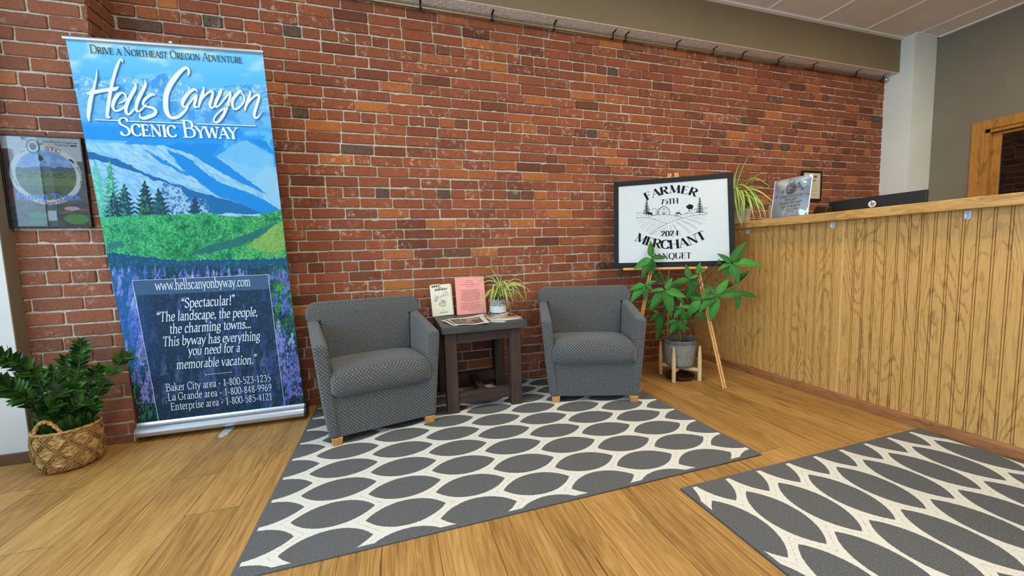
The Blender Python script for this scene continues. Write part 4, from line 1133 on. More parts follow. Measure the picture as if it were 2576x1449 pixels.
def banner_art(X, Y):
    """blue mountain landscape with meadow and lupines; x, y in the sheet's picture pixels"""
    n1 = vnoise(X/24, Y/24, 1, 5, 0.55); n2 = vnoise(X/5, Y/5, 2, 4, 0.6); n3 = vnoise(X/60, Y/34, 3, 4, 0.5)
    C = np.zeros(X.shape+(3,))
    def put(mask, col, a=1.0):
        m = (np.asarray(mask, float)*a)[..., None]
        C[...] = C*(1-m)+np.array(col, float)*m
    def sm(v, lo, hi): return np.clip((v-lo)/(hi-lo), 0, 1)**1
    # sky
    C[...] = np.array((128, 196, 240)); put(sm(Y, 130, 200), (92, 180, 242))
    put(sm(n3, 0.5, 0.72)*(1-sm(Y, 150, 215)), (226, 228, 216), 0.85)
    # far snowy range
    sh = (X-200)*0.06
    rx = np.array([170, 215, 258, 290, 322, 345, 372, 398, 416, 436, 470, 500, 540, 600, 680]); ry = np.array([196, 190, 198, 196, 186, 198, 200, 190, 184, 196, 214, 226, 220, 214, 212])
    rid = np.interp(X, rx, ry)+(n2-0.5)*9
    mt = Y > rid
    put(mt, (112, 178, 232)); put(mt*sm(n2, 0.52, 0.7)*(1-sm(Y-rid, 12, 75)), (226, 232, 242), 0.9)
    put(mt*sm(n1, 0.5, 0.62), (58, 142, 218), 0.75)
    put(mt*sm(vnoise(X/14, Y/9, 9, 4), 0.58, 0.72)*(1-sm(Y, 260, 300)), (190, 210, 232), 0.6)
    put(sm(Y-(300+(X-300)*0.035), 0, 22), (26, 142, 226), 0.9)
    put(sm(n1, 0.45, 0.7)*sm(Y, 300, 330)*(X > 560), (120, 186, 232), 0.8)
    def K(p): return [(200+x/3.915, 350+y/3.915) for x, y in p]
    wob = (n2-0.5)*9; Xw = X+wob; Yw = Y+(n1-0.5)*10
    # pale scree slopes
    slope = (Yw > np.interp(X, [205, 320, 400, 470, 560, 640, 712], [356, 362, 366, 372, 400, 420, 440])) & (Y > 350)
    put(slope, (148, 190, 228)); put(slope*sm(n1, 0.45, 0.7), (176, 204, 228), 0.7)
    put(inpoly(X, Y, K([(60, 0), (480, 20), (300, 130), (80, 120)])), (150, 208, 240), 0.6)
    st = vnoise((X*0.45+Y)/16, (Y-X*0.62)/3.2, 31, 4, 0.6)
    put(slope*sm(st, 0.52, 0.66), (96, 160, 216), 0.5); put(slope*sm(st, 0.48, 0.36), (196, 216, 232), 0.5)
    deep = (14, 134, 216)
    for p in ([(850, 90), (1100, 200), (1220, 320), (1400, 430), (1650, 520), (1900, 640), (1985, 700), (1800, 745), (1650, 660), (1400, 575), (1330, 540), (1200, 440), (1060, 330), (960, 230)],
              [(1000, 20), (1200, 100), (1350, 180), (1500, 290), (1700, 430), (1880, 560), (1780, 520), (1600, 430), (1400, 330), (1250, 240), (1100, 150), (960, 110), (850, 60)],
              [(620, 100), (760, 170), (860, 215), (870, 240), (1000, 300), (1180, 365), (1050, 350), (880, 270), (790, 220)],
              [(1680, 0), (1800, 80), (1910, 150), (1910, 115), (1830, 30), (1780, 0)],
              [(800, 60), (1400, 40), (1300, 170), (1150, 130), (980, 90)]):
        put(inpoly(Xw, Yw, K(p)), deep)
    put(inpoly(Xw, Yw, K([(1350, 170), (1500, 60), (1640, 0), (1900, 160), (1950, 420), (1900, 560), (1700, 420), (1500, 280)])), (128, 186, 232), 0.85)
    put(inpoly(Xw, Yw, K([(1700, 400), (1850, 260), (1960, 280), (1985, 680), (1880, 590)])), (158, 196, 228), 0.7)
    put(inpoly(Xw, Yw, K([(60, 110), (240, 165), (400, 205), (560, 290), (760, 375), (960, 450), (1150, 510), (1400, 580), (1650, 660), (1810, 735), (1300, 740), (1250, 690), (1100, 620), (1000, 500), (900, 445), (720, 400), (640, 350), (480, 300), (330, 250), (80, 190)])), (20, 104, 166))
    rk = inpoly(Xw, Yw, K([(820, 430), (1000, 470), (1050, 560), (1250, 600), (1300, 740), (800, 770), (780, 600)]))
    put(rk*sm(n2, 0.42, 0.62), (170, 190, 218), 0.75); put(rk*(1-sm(n2, 0.40, 0.56)), (36, 96, 164), 0.9)
    # conifers
    def tree(ax_, ay, bx_, by, hw, col, hi=None):
        f = np.clip((Y-ay)/(by-ay), 0, 1); cxx = ax_+(bx_-ax_)*f
        w = hw*f**0.8*(0.72+0.28*np.sin((Y-ay)*0.55+np.sin(X*0.3)*1.5))*(0.7+0.6*n2)
        mk = (np.abs(X-cxx) < w) & (Y > ay) & (Y < by); put(mk, col)
        if hi is not None: put(mk*sm(n2, 0.5, 0.6)*(X < cxx+w*0.3), hi, 0.85)
    def kt(a, b, c, d, hw, col, hi=None): tree(200+a/3.915, 350+b/3.915, 200+c/3.915, 350+d/3.915, hw, col, hi)
    kt(150, 190, 210, 800, 34, (96, 186, 166), (140, 214, 190)); kt(290, 190, 330, 790, 34, (70, 150, 132), (150, 216, 180))
    kt(440, 440, 440, 775, 42, (26, 66, 86), (70, 150, 128)); kt(330, 520, 340, 790, 32, (22, 60, 80), (72, 156, 130)); kt(640, 405, 660, 770, 40, (20, 56, 72), (56, 140, 96)); kt(775, 480, 800, 755, 34, (24, 62, 84), (48, 110, 104)); kt(1135, 560, 1140, 740, 22, (26, 66, 100))
    # meadow
    my = np.interp(X, [240, 353, 430, 532, 570, 647, 706, 740], [548, 541, 540, 535, 544, 543, 528, 524])+(n2-0.5)*7
    md = Y > my
    g = np.clip(n2*0.6+n1*0.5, 0, 1)
    n5 = vnoise(X/2.6, Y/2.2, 21, 3, 0.6)
    put(md, (36, 146, 88)); put(md*sm(g, 0.45, 0.7), (74, 186, 104), 0.9); put(md*(1-sm(g, 0.34, 0.5)), (16, 92, 66), 0.8); put(md*sm(n5, 0.55, 0.68)*sm(n1, 0.3, 0.6), (126, 206, 128), 0.7); put(md*(1-sm(n5, 0.32, 0.44)), (14, 88, 62), 0.65)
    put(md*sm(-(X-430), 0, 180)*sm(n5, 0.3, 0.6), (84, 196, 170), 0.5); put(md*sm(X-560, 0, 150)*sm(n1, 0.3, 0.6)*sm(n5, 0.3, 0.6), (132, 186, 80), 0.6)
    put(md*inpoly(Xw, Yw, K([(1700, 1010), (1900, 850), (2010, 820), (2030, 1080), (1900, 1130), (1640, 1060)])), (176, 176, 84), 0.6)
    put(inpoly(Xw, Yw, K([(1100, 1120), (1280, 1040), (1500, 990), (1750, 900), (1950, 800), (1850, 920), (1600, 1040), (1350, 1110), (1180, 1140)])), (36, 98, 110), 0.85)
    put(inpoly(Xw, Yw, K([(270, 1030), (420, 1000), (440, 1060), (290, 1100)])), (40, 100, 120), 0.7)
    dkb = Y > np.interp(X, [280, 330, 430, 560, 650, 730], [636, 642, 655, 654, 652, 646])+(n2-0.5)*12
    put(dkb, (22, 78, 120)); put(dkb*sm(n2, 0.55, 0.7), (40, 132, 130), 0.7)
    # lupine field
    fld = sm(Y, 664, 690)
    n4 = vnoise(X/3.2, Y/7, 12, 3, 0.6)
    put(fld, (26, 62, 92)); put(fld*sm(n4, 0.48, 0.66), (44, 112, 92), 0.85); put(fld*(1-sm(n2, 0.36, 0.5)), (10, 32, 46), 0.85)
    put(fld*sm(-(X-(352+(Y-700)*0.16)), -30, 20)*(1-sm(Y, 900, 980)), (40, 124, 220), 0.55)
    put(fld*sm(X, 672, 700)*(1-sm(Y, 800, 850))*sm(n1, 0.35, 0.6), (52, 150, 70), 0.7)
    put(fld*sm(X, 672, 700)*sm(n4, 0.62, 0.72)*(1-sm(Y, 800, 880)), (150, 196, 60), 0.6)
    put(fld*sm(Y, 900, 1020)*(1-sm(n4, 0.35, 0.6)), (8, 24, 30), 0.75)
    put(fld*sm(-(X-400), 0, 40)*sm(Y, 860, 930)*sm(n4, 0.55, 0.66), (48, 140, 60), 0.75)
    r = np.random.RandomState(4)
    fls = []
    for k in range(64): fls.append((r.uniform(285, 740), r.uniform(680, 702), r.uniform(3.5, 6.5), r.uniform(11, 18)))
    for k in range(90):
        yy = r.uniform(705, 1010)
        fls.append((r.uniform(300, 755), yy, r.uniform(4, 8)*(1+(yy-700)/420), r.uniform(14, 24)*(1+(yy-700)/420)))
    for k in ((712, 905, 20, 62), (738, 935, 24, 60), (700, 850, 12, 44), (372, 960, 20, 54), (350, 800, 14, 40), (340, 760, 12, 34), (352, 880, 14, 46), (330, 740, 12, 30), (720, 760, 13, 34), (728, 700, 14, 30)): fls.append(k)
    for fx, fy, fw, fh in sorted(fls, key=lambda a: a[1]):
        ii = np.where(np.abs(Y[:, 0]-fy) < fh*1.6+40)[0]
        if len(ii) == 0: continue
        sl = slice(ii[0], ii[-1]+1); x, y = X[sl], Y[sl]
        f = (y-(fy-fh))/(2*fh)
        ins = (f > 0) & (f < 1) & (np.abs(x-fx) < fw*np.clip(0.15+f*1.2, 0, 1)*(0.35+1.2*n2[sl]))
        c = np.array(((104, 124, 222), (128, 120, 206), (156, 144, 224), (84, 112, 208), (176, 184, 238))[r.randint(5)], float)
        sp = np.clip((n4[sl]-0.36)*5, 0, 1)
        a = (ins*(0.15+0.75*sp))[..., None]
        C[sl] = C[sl]*(1-a)+(c*(0.72+0.45*n2[sl][..., None]))*a
    C *= np.array((0.84, 0.93, 0.92))
    # text panel: a dark glaze over the flowers and a slate header band
    def L4(x, y): return (250+x/3.019, 640+y/3.019)
    pan = inpoly(X, Y, [L4(*p) for p in ((253, 198), (1282, 153), (1408, 1145), (460, 1290))])
    put(pan, (22, 46, 78), 0.62)
    put(inpoly(X, Y, [L4(*p) for p in ((253, 198), (1282, 153), (1297, 262), (278, 312))]), (62, 92, 124), 0.88)
    return C
make_banner()
# ================================================================== FRAMED TRAIL POSTER ON THE PILASTER
M_BLKFRAME = plain('black_frame', (22, 22, 24), 0.35)
M_RED = plain('red_ink', (150, 52, 46), 0.5, 0, 0.05)
M_BLUEI = plain('bright_blue_ink', (64, 122, 214), 0.5, 0, 0.05)
M_FGLASS = m_glass('picture_glass', (1, 1, 1), 0.0)
def frame_bars(b, P, w, d, n):
    """mitred frame round quad P (4 corners, ccw), bar width w going outward, depth d along n"""
    c = sum((Vector(p) for p in P), Vector())/4
    out = []
    k = len(P)
    for i in range(k):
        p = Vector(P[i]); a = (p-Vector(P[i-1])).normalized(); e = (Vector(P[(i+1) % k])-p).normalized()
        out.append(p+(a-e)*w)
    for i in range(k):
        j = (i+1) % k
        q = [Vector(P[i]), Vector(P[j]), out[j], out[i]]
        b.hexa(q+[x+n*d for x in q], 0.0012, 1)
    return out
def make_poster():
    YP = 2.655
    P0 = [atY(x, y, YP) for x, y in ((46, 569), (228, 569), (200, 348), (8, 342))]
    z0 = (P0[0].z+P0[1].z)/2; z1 = (P0[2].z+P0[3].z)/2; x0 = -1.851; x1 = (P0[1].x+P0[2].x)/2
    t = thing('framed_poster', 'framed glossy pump track poster hanging on the brick pilaster left of the banner', 'poster', ((x0+x1)/2, YP, z0))
    P = [(x0, YP+0.004, z0), (x1, YP+0.004, z0), (x1, YP+0.004, z1), (x0, YP+0.004, z1)]
    Wd, H = x1-x0, z1-z0
    nu, nv = 110, 150
    s, q = np.meshgrid(np.linspace(0, 1, nu), np.linspace(0, 1, nv))
    V = np.stack([x0+Wd*s, np.full_like(s, YP+0.004), z0+H*q], -1)
    X, Y = s*100, (1-q)*133
    n1 = vnoise(X/7, Y/5, 3, 4); n2 = vnoise(X/2.5, Y/1.8, 5, 3)
    C = np.zeros(s.shape+(3,)); C[...] = (206, 208, 204)
    def put(m_, c, a=1.0):
        w_ = (np.asarray(m_, float)*a)[..., None]; C[...] = C*(1-w_)+np.array(c, float)*w_
    put(Y > 34, (66, 78, 92)); put((Y > 34)*(n1 > 0.5), (96, 104, 96), 0.7)
    put((X < 12) & (Y > 18), (52, 40, 42)); put((X < 14) & (Y > 18) & (n1 > 0.52), (128, 60, 50), 0.7)
    put(Y > 98, (38, 48, 66)); put((Y > 98) & (n1 > 0.52), (60, 96, 54), 0.8)
    e = lambda cx, cy, rx, ry: ((X-cx)/rx)**2+((Y-cy)/ry)**2
    rr = e(51, 56, 45, 44)
    put(rr < 1, (236, 238, 232)); inn = e(51, 56, 38, 37) < 1
    put(inn, (112, 172, 232)); put(inn & (n1 > 0.55) & (Y < 46), (176, 210, 240), 0.7); put(inn & (Y > 44+6*(n1-0.5)), (66, 78, 110)); put(inn & (Y > 50), (84, 142, 52)); put(inn & (Y > 50) & (n2 > 0.52), (30, 60, 44), 0.9)
    put(inn & (Y > 60) & (n2 > 0.55), (150, 138, 84), 0.8); put(inn & (Y > 72), (52, 88, 44), 0.6)
    put(e(82, 122, 16, 8) < 1+0.5*(n1-0.5), (46, 160, 50)); put(e(34, 116, 12, 5) < 1+0.6*(n1-0.5), (56, 136, 66)); put(e(34, 127, 10, 4) < 1, (48, 130, 56))
    put((np.abs(Y-110-3*np.sin(X/8)) < 1.2) & (X > 62), (190, 80, 90)); put(e(78, 106, 10, 3) < 1, (216, 186, 196))
    put((np.abs(X-52) < 5.5) & (np.abs(Y-117) < 7.5), (206, 212, 220))
    idx = np.arange(nu*nv).reshape(nv, nu)
    F = np.stack([idx[:-1, :-1], idx[:-1, 1:], idx[1:, 1:], idx[1:, :-1]], -1).reshape(-1, 4)
    np_mesh('poster_sheet', V.reshape(-1, 3), F, m_print('poster_print', 0.5), t, False, {'ink': srgb_lin(C*0.86).reshape(-1, 3)})
    f = lambda u, v: (x0+Wd*u/100, YP+0.0032, z1-H*v/133)
    sans = dict(serif=0, ang=0)
    d = Flat(f)
    d.ring((39, 14), 7.2, 8.4, 40, ey=1.25); d.disc((39, 14), 4.2, 20, 5.2); d.disc((46.5, 31), 3.6, 16, 4.2)
    for a_, b_ in (((28, 1), (36, 9)), ((42, 20), (52, 38)), ((22, 24), (29, 20)), ((46, 11), (52, 9))): d.stroke([a_, b_], 0.8, False)
    d.poly([(25, 0.5), (31, 1), (27, 6)]); d.poly([(30, 0.5), (34, 0.5), (33, 2)])
    d.build('compass_drawing', M_INKB, t); d = Flat(f)
    d.line('Blue Mountain SingleTrack', (52, 7), (96, 8), -2.6, 9, 9, serif=0); d.build('club_lettering', M_INKB, t); d = Flat(f); d.line('Trails Club', (66, 11.5), (84, 12), -2.6, 9, 9, serif=0)
    d.build('club_lettering', M_INKB, t); d = Flat(f)
    d.poly([(86, 9.5), (94, 9.8), (94, 12.4), (86, 12)])
    d.build('badge_print', M_INKB, t); d = Flat(f)
    d.poly([(81, 32), (84, 30.5), (88, 34), (88.5, 38.5)])
    d.build('club_lettering', M_INKB, t); d = Flat(f)
    d.path('Eastern Oregon', [(90, 43), (93.5, 52), (94, 62), (92, 71)], -2.4, 9, 9, serif=0)
    d.build('ring_lettering', M_INKB, t); d = Flat(f)
    d.path('pump track riding', [(7.5, 45), (8.0, 57), (11, 67), (14, 73)], -2.0, 9, 9, serif=0)
    d.build('ring_lettering', M_INKB, t); d = Flat(f)
    d.line('La Grande', (33, 82), (66, 84), -4.2, 11, 11, serif=0)
    d.build('town_lettering', M_INKB, t)
    d = Flat(f)
    d.path('STC', [(53, 18.5), (62, 19.5), (72, 23)], -5.0, 16, 14, serif=0); d.build('initials_lettering', M_RED, t); d = Flat(f); d.path('at Pioneer Park', [(36, 96), (46, 99), (58, 98.5), (71, 95)], -3.6, 13, 11, serif=0)
    d.build('park_lettering', M_RED, t)
    d = Flat(f); d.line('Pump Track', (10, 93), (92, 93), -9.5, 17, 16, serif=0); d.build('blue_lettering', M_BLUEI, t)
    b = MB(); b.box(x0, x1, YP+0.005, YP+0.018, z0, z1); b.build('backing', M_BLKFRAME, t)
    b = MB(); frame_bars(b, [(x, YP-0.004, z) for x, _, z in P], 0.007, 0.022, Vector((0, 1, 0))); b.build('frame', M_BLKFRAME, t)
    b = MB(); b.box(x0, x1, YP-0.0015, YP+0.0005, z0, z1); b.build('glass', M_FGLASS, t)
make_poster()

# ================================================================== EASEL WITH FRAMED SIGN
M_PINE = m_oak('pine_strip', 'z', (176, 116, 50), (212, 152, 78), (226, 174, 100), 0.4, 2.0, 0.3)
yaw, lean, SW, SH = -0.597, 0.188, 0.85, 0.691
SU = Vector((math.cos(yaw), math.sin(yaw), 0)); SB = Vector((-math.sin(yaw), math.cos(yaw), 0))
SUP = Vector((0, 0, 1))*math.cos(lean)+SB*math.sin(lean)
SN = -(SB*math.cos(lean)-Vector((0, 0, 1))*math.sin(lean))     # towards the viewer
S0 = Vector((2.012, 2.411, 0.872))
def make_sign():
    t = thing('framed_sign', 'black framed white banquet sign with a barn drawing standing on the wooden easel', 'sign', tuple(S0))
    FB = 0.036
    def at(u, v, off=0.0): return S0+SU*float(u)+SUP*float(v)+SN*off
    hw = SW/2-FB
    b = MB(); q = [at(-hw, FB, 0.0), at(hw, FB, 0.0), at(hw, SH-FB, 0.0), at(-hw, SH-FB, 0.0)]
    b.hexa([p-SN*0.012 for p in q]+q, 0); b.build('printed_board', plain('white_print_board', (196, 204, 206), 0.35, 0, 0.02), t)
    b = MB(); frame_bars(b, [p-SN*0.013 for p in q], FB, 0.022, SN); b.build('frame', plain('dark_slate_frame', (26, 28, 31), 0.6, 0, 0.1, 30, 0.2), t)
    def uv(px, py):
        p = atP(px, py, S0, SN)-S0; return (p.dot(SU), p.dot(SUP))
    def T(x, y): return uv(1580+x/9.991, 455+y/9.991)
    def T2(x, y): return uv(1520+x/4.674, 410+y/4.674)
    K = 0.0029     # metres per picture pixel here
    deco = dict(ang=0, serif=20)
    board = bpy.data.objects.get('printed_board')
    def F1(nm, fn, *a):
        d = Flat(lambda a_, b_: at(a_, b_, 0.0008)); getattr(d, fn)(*a, **deco); d.build(nm, M_INKD, board)
    F1('title_lettering', 'path', 'FARMER', [T(*p) for p in ((462, 492), (590, 432), (730, 385), (900, 338), (1060, 312), (1200, 306), (1330, 316), (1470, 337), (1580, 363), (1700, 402))], 0.060, 19, 3.4)
    F1('ordinal_lettering', 'line', '75TH', T(812, 596), T(1270, 562), 0.041, 17, 3.4)
    F1('year_lettering', 'line', '2024', T(825, 1395), T(1280, 1377), 0.041, 17, 3.4)
    F1('title_lettering', 'path', 'MERCHANT', [T2(*p) for p in ((352, 908), (440, 946), (520, 973), (620, 996), (740, 1008), (850, 1003), (950, 982), (1040, 954), (1120, 922), (1208, 880))], 0.066, 18, 3.4)
    F1('event_lettering', 'line', 'BANQUET', T2(556, 1134), T2(1026, 1120), 0.044, 15, 3.4)
    d = Flat(lambda a, b_: at(a, b_, 0.0006))
    def S(pts, w=4.5, curve=True): d.stroke([T(*p) for p in pts], w/9.991*K, curve, 5)
    S([(195,795),(300,800),(400,820),(480,845),(560,875),(600,885)], 7); S([(190,945),(300,925),(400,922),(500,930),(600,950),(720,985),(850,1030),(985,1075)], 8)
    S([(490,920),(580,885),(700,860),(850,850),(1000,852),(1150,870),(1280,900),(1390,935)], 8); S([(550,1345),(650,1260),(780,1180),(900,1115),(985,1075),(1120,1020),(1260,965),(1390,935),(1550,890),(1700,862),(2005,825)], 8)
    S([(1220,880),(1400,835),(1550,808),(1750,795),(2000,795)], 7); S([(1430,825),(1520,775),(1640,720),(1750,690),(1880,675),(2000,680)], 7)
    for p in ([(380,965),(290,990),(215,1025)], [(450,975),(340,1030),(245,1095)], [(560,980),(420,1070),(300,1165)], [(650,990),(490,1090),(345,1220)], [(740,1010),(570,1120),(415,1260)], [(800,1040),(620,1140),(450,1275)], [(850,1060),(680,1170),(520,1310)], [(900,1075),(820,1130),(740,1190)],
              [(720,1240),(640,1310),(560,1345)], [(830,1215),(720,1280),(600,1360)], [(900,1170),(800,1270),(690,1380)], [(960,1130),(880,1270),(780,1405)], [(985,1120),(970,1260),(920,1410)], [(1050,1110),(1100,1260),(1140,1420)], [(1110,1080),(1250,1240),(1335,1380)], [(1130,1100),(1200,1220),(1260,1330)],
              [(1190,1030),(1400,1130),(1580,1300)], [(1220,1060),(1380,1160),(1540,1320)], [(1290,985),(1550,1070),(1745,1190)], [(1340,1010),(1550,1100),(1700,1215)], [(1450,950),(1700,1000),(1875,1075)], [(1480,975),(1680,1030),(1840,1105)], [(1690,900),(1850,940),(1945,985)], [(1600,915),(1720,945),(1800,955)], [(1820,870),(1920,875),(1985,885)],
              [(640,910),(700,960)], [(720,885),(790,955)], [(800,870),(830,920),(860,990)], [(880,870),(920,940),(960,1030)], [(960,870),(1010,940),(1050,1030)], [(1050,880),(1130,990)], [(1130,890),(1200,960)], [(1210,910),(1260,945)], [(200,830),(260,880)], [(280,820),(340,900)], [(360,840),(430,910)], [(190,890),(230,935)],
              [(1300,905),(1340,860)], [(1380,890),(1420,845)], [(1450,885),(1500,830)], [(1530,870),(1590,815)], [(1620,850),(1680,805)], [(1560,770),(1600,800)], [(1660,735),(1720,775)], [(1880,700),(1940,760)], [(1920,690),(1980,720)]):
        S(p, 4.0)
    S([(760,850),(760,770),(790,700),(850,655),(900,634),(960,660),(1020,715),(1042,780),(1042,850)], 12); S([(775,850),(775,775),(805,705),(860,662),(900,646)], 4)
    S([(720,725),(790,690),(890,638)], 6, False); S([(735,735),(735,850)], 12, False)
    S([(607,860),(607,720)], 5, False); S([(705,850),(705,725)], 7, False); S([(600,720),(630,700),(655,692),(690,708),(710,728)], 7); S([(655,692),(660,680)], 5, False); S([(607,862),(705,855)], 5, False)
    S([(870,788),(930,785),(930,848)], 10, False); S([(872,785),(872,850)], 10, False); S([(880,800),(922,845)], 9, False); S([(922,800),(880,845)], 9, False)
    S([(866,682),(930,732)], 9, False); S([(926,676),(872,738)], 9, False)
    for y in (690, 710, 745, 770, 800, 825): S([(800+(8 if y % 4 else 0), y), (845, y-2)], 3, False); S([(950, y-2), (1005, y-4)], 3, False)
    # bushes, trees
    for c, r in (((500, 800), 26), ((535, 815), 30), ((575, 820), 30), ((590, 845), 24), ((520, 840), 20)): d.disc(T(*c), r/9.991*K, 12)
    def fir(ax, ay, bx_, by, hw):
        S([(ax, ay), (bx_, by)], 11, False)
        rr = random.Random(int(ax))
        n = 9
        for i in range(n):
            f = (i+0.6)/n; y = ay+(by-ay)*0.86*f; w = hw*(0.12+0.88*f)
            for sg in (-1, 1):
                ww = w*rr.uniform(0.75, 1.1)
                d.poly([T(ax, y-14), T(ax+sg*ww*0.6, y+4), T(ax+sg*ww, y-8+rr.uniform(-8, 10)), T(ax+sg*ww*0.75, y+22), T(ax, y+18)])
    fir(470, 462, 463, 885, 108); fir(1803, 405, 1800, 848, 112)
    for c, r in (((1500, 650), 38), ((1550, 625), 42), ((1600, 640), 40), ((1530, 675), 40), ((1585, 675), 42)): d.disc(T(*c), r/9.991*K, 14)
    S([(1535, 700), (1538, 765)], 16, False)
    for c, r in (((1207, 848), 34), ((1325, 832), 17)):
        cc = T(*c); d.ring(cc, (r-9)/9.991*K, r/9.991*K, 20)
    d.poly([T(1190, 808), T(1300, 785), T(1318, 815), T(1240, 835)]); S([(1195, 812), (1195, 785), (1225, 778)], 6, False); S([(1268, 790), (1262, 745), (1252, 735)], 5)
    d.build('farm_drawing', M_INKD, board)
make_sign()
def make_easel():
    def pl(u, v, off=-0.026): return S0+SU*u+SUP*v+SN*off      # leg plane behind the sign
    t = thing('easel', 'light pine tripod easel holding the framed banquet sign', 'easel', (1.95, 2.35, 0))
    zl = -S0.z/SUP.z
    foot = Vector((2.225, 2.10, 0))
    fu = (foot-S0).dot(SU); vz = -(S0.z)/SUP.z
    top = SH+0.045
    for ub, ut in ((0.338, 0.040), (-0.318, -0.004)):
        a = pl(ub, vz); e = pl(ut, top); a = a+(e-a)*(0.002-a.z)/(e.z-a.z)
        b = MB(); d_ = (e-a).normalized(); side = d_.cross(SN).normalized()
        for k in (-1, 1): b.bar(a+side*k*0.0075, e+side*k*0.0075, 0.012, 0.016, up=SN, bevel=0.0012)
        b.build('leg', M_PINE, t)
    a = pl(0, SH*0.93, -0.045); b = MB()
    rf = a+SB*0.15; rf.z = 0; rf = Vector((2.235, 2.735, 0.001))
    b.bar(rf, a, 0.02, 0.014, up=SU, bevel=0.001); b.build('rear_leg', M_PINE, t)
    b = MB(); b.bar(pl(-0.355, -0.012, -0.004), pl(0.24, -0.012, -0.004), 0.024, 0.018, up=SUP, bevel=0.0015)
    o = b.build('ledge', m_oak('pine_ledge', 'x', (176, 112, 52), (206, 142, 78), (222, 164, 98), 0.4, 2.0, 0.3), t)
    b = MB(); b.tube([pl(-0.115, -0.012, 0.007), pl(-0.115, -0.012, 0.013)], 0.005, 10); b.build('screw', M_STEEL, t)
make_easel()

# ================================================================== PLANTS
def m_leaf(name, c0, c1, rough=0.35, vein=True):
    t = NT(name); v = t.coord(); a = t.attr('leafuv'); n = t.n.new('ShaderNodeSeparateColor'); t.put(n.inputs[0], a)
    u, w, seed = n.outputs[0], n.outputs[1], n.outputs[2]      # u across 0..1, w along 0..1
    f = t.noise(v, 40, 3)
    col = t.ramp(t.m('ADD', t.m('MULTIPLY', seed, 0.7), t.m('MULTIPLY', f, 0.3)), [(0.2, s2l(c0)), (0.8, s2l(c1))])
    if vein:
        au = t.m('ABSOLUTE', t.m('SUBTRACT', u, 0.5))
        vv = t.m('ABSOLUTE', t.m('SUBTRACT', t.m('FRACT', t.m('MULTIPLY', t.m('SUBTRACT', w, t.m('MULTIPLY', au, 0.30)), 11.0)), 0.5))
        line = t.m('MAXIMUM', t.m('SUBTRACT', 1.0, t.fac(au, 0.012, 0.03)), t.m('MULTIPLY', t.m('SUBTRACT', 1.0, t.fac(vv, 0.05, 0.16)), 0.5))
        col = t.mix(t.m('MULTIPLY', line, 0.45), col, s2l(tuple(min(255, k+46) for k in c1)))
        t.bump(t.m('SUBTRACT', 1.0, line), 0.35, 0.003)
    return t.set(col, rough, spec=0.32)
class Leaves:
    def __init__(s): s.V = []; s.F = []; s.A = []
    def leaf(s, base, tip, width, nrm, droop=0.12, fold=0.25, seed=None, n=9, shape=0.42, pts=None):
        base = Vector(base); tip = Vector(tip); ax = tip-base; L = ax.length
        if L < 1e-6: return
        nrm = Vector(nrm); nrm = (nrm-ax*(nrm.dot(ax)/(L*L)))
        if nrm.length < 1e-6: nrm = ax.orthogonal()
        nrm.normalize(); side = ax.cross(nrm).normalized()
        seed = rnd.random() if seed is None else seed
        b = len(s.V); m_ = 5
        for i in range(n):
            f = i/(n-1)
            w = width*0.5*(max(0.0, math.sin(PI*f**(0.62 if shape < 0.5 else 0.9)))**0.8 if 0 < f < 1 else 0.0)
            w = max(w, width*0.02)
            c = base+ax*f+nrm*(droop*L*(4*f*(1-f))*0.5)
            for k in range(m_):
                u = -1+2*k/(m_-1)
                s.V.append(tuple(c+side*(u*w)+nrm*(abs(u)*w*fold))); s.A.append((0.5+u*0.5, f, seed))
        for i in range(n-1):
            for k in range(m_-1):
                s.F.append((b+i*m_+k, b+i*m_+k+1, b+(i+1)*m_+k+1, b+(i+1)*m_+k))
    def blade(s, pts, width, up=(0, 0, 1), seed=None, sub=4, fold=0.3):
        P = [Vector(p) for p in smooth_pts(pts, sub)]
        seed = rnd.random() if seed is None else seed
        b = len(s.V); n = len(P)
        for i, p in enumerate(P):
            f = i/(n-1); d = (P[min(i+1, n-1)]-P[max(i-1, 0)])
            if d.length < 1e-9: d = Vector((0, 0, 1))
            d.normalize()
            tocam = (CAM-p).normalized()
            side = d.cross(Vector(up)*0.35+tocam*0.65)
            if side.length < 1e-4: side = d.orthogonal()
            side.normalize(); nn = side.cross(d)
            w = width*0.5*(0.65+0.35*math.sin(PI*min(1, f*1.6)))*(1-f**3)+0.0004
            for k, u in enumerate((-1, 0, 1)):
                s.V.append(tuple(p+side*(u*w)+nn*(abs(u)*w*fold))); s.A.append((0.5+u*0.5, f, seed))
        for i in range(n-1):
            for k in range(2): s.F.append((b+i*3+k, b+i*3+k+1, b+(i+1)*3+k+1, b+(i+1)*3+k))
    def build(s, name, mat, parent): return np_mesh(name, s.V, s.F, mat, parent, True, {'leafuv': np.array(s.A)})
M_MONEY = m_leaf('money_tree_leaf', (20, 74, 16), (52, 124, 34), 0.48)
M_ZZ = m_leaf('waxy_dark_leaf', (18, 50, 18), (58, 98, 32), 0.2, False)
def m_spider():
    t = NT('striped_spider_leaf'); a = t.attr('leafuv'); n = t.n.new('ShaderNodeSeparateColor'); t.put(n.inputs[0], a)
    u, w, seed = n.outputs[0], n.outputs[1], n.outputs[2]
    au = t.m('ABSOLUTE', t.m('SUBTRACT', u, 0.5))
    g = t.ramp(seed, [(0.0, s2l((70, 112, 30))), (0.6, s2l((106, 146, 48))), (1.0, s2l((150, 172, 74)))])
    col = t.mix(t.m('SUBTRACT', 1.0, t.fac(au, 0.10, 0.24)), g, s2l((206, 208, 128)))
    return t.set(col, 0.4, spec=0.4)
M_SPIDER = m_spider()
M_STEM = plain('green_brown_stem', (96, 92, 48), 0.7, 0, 0.2)
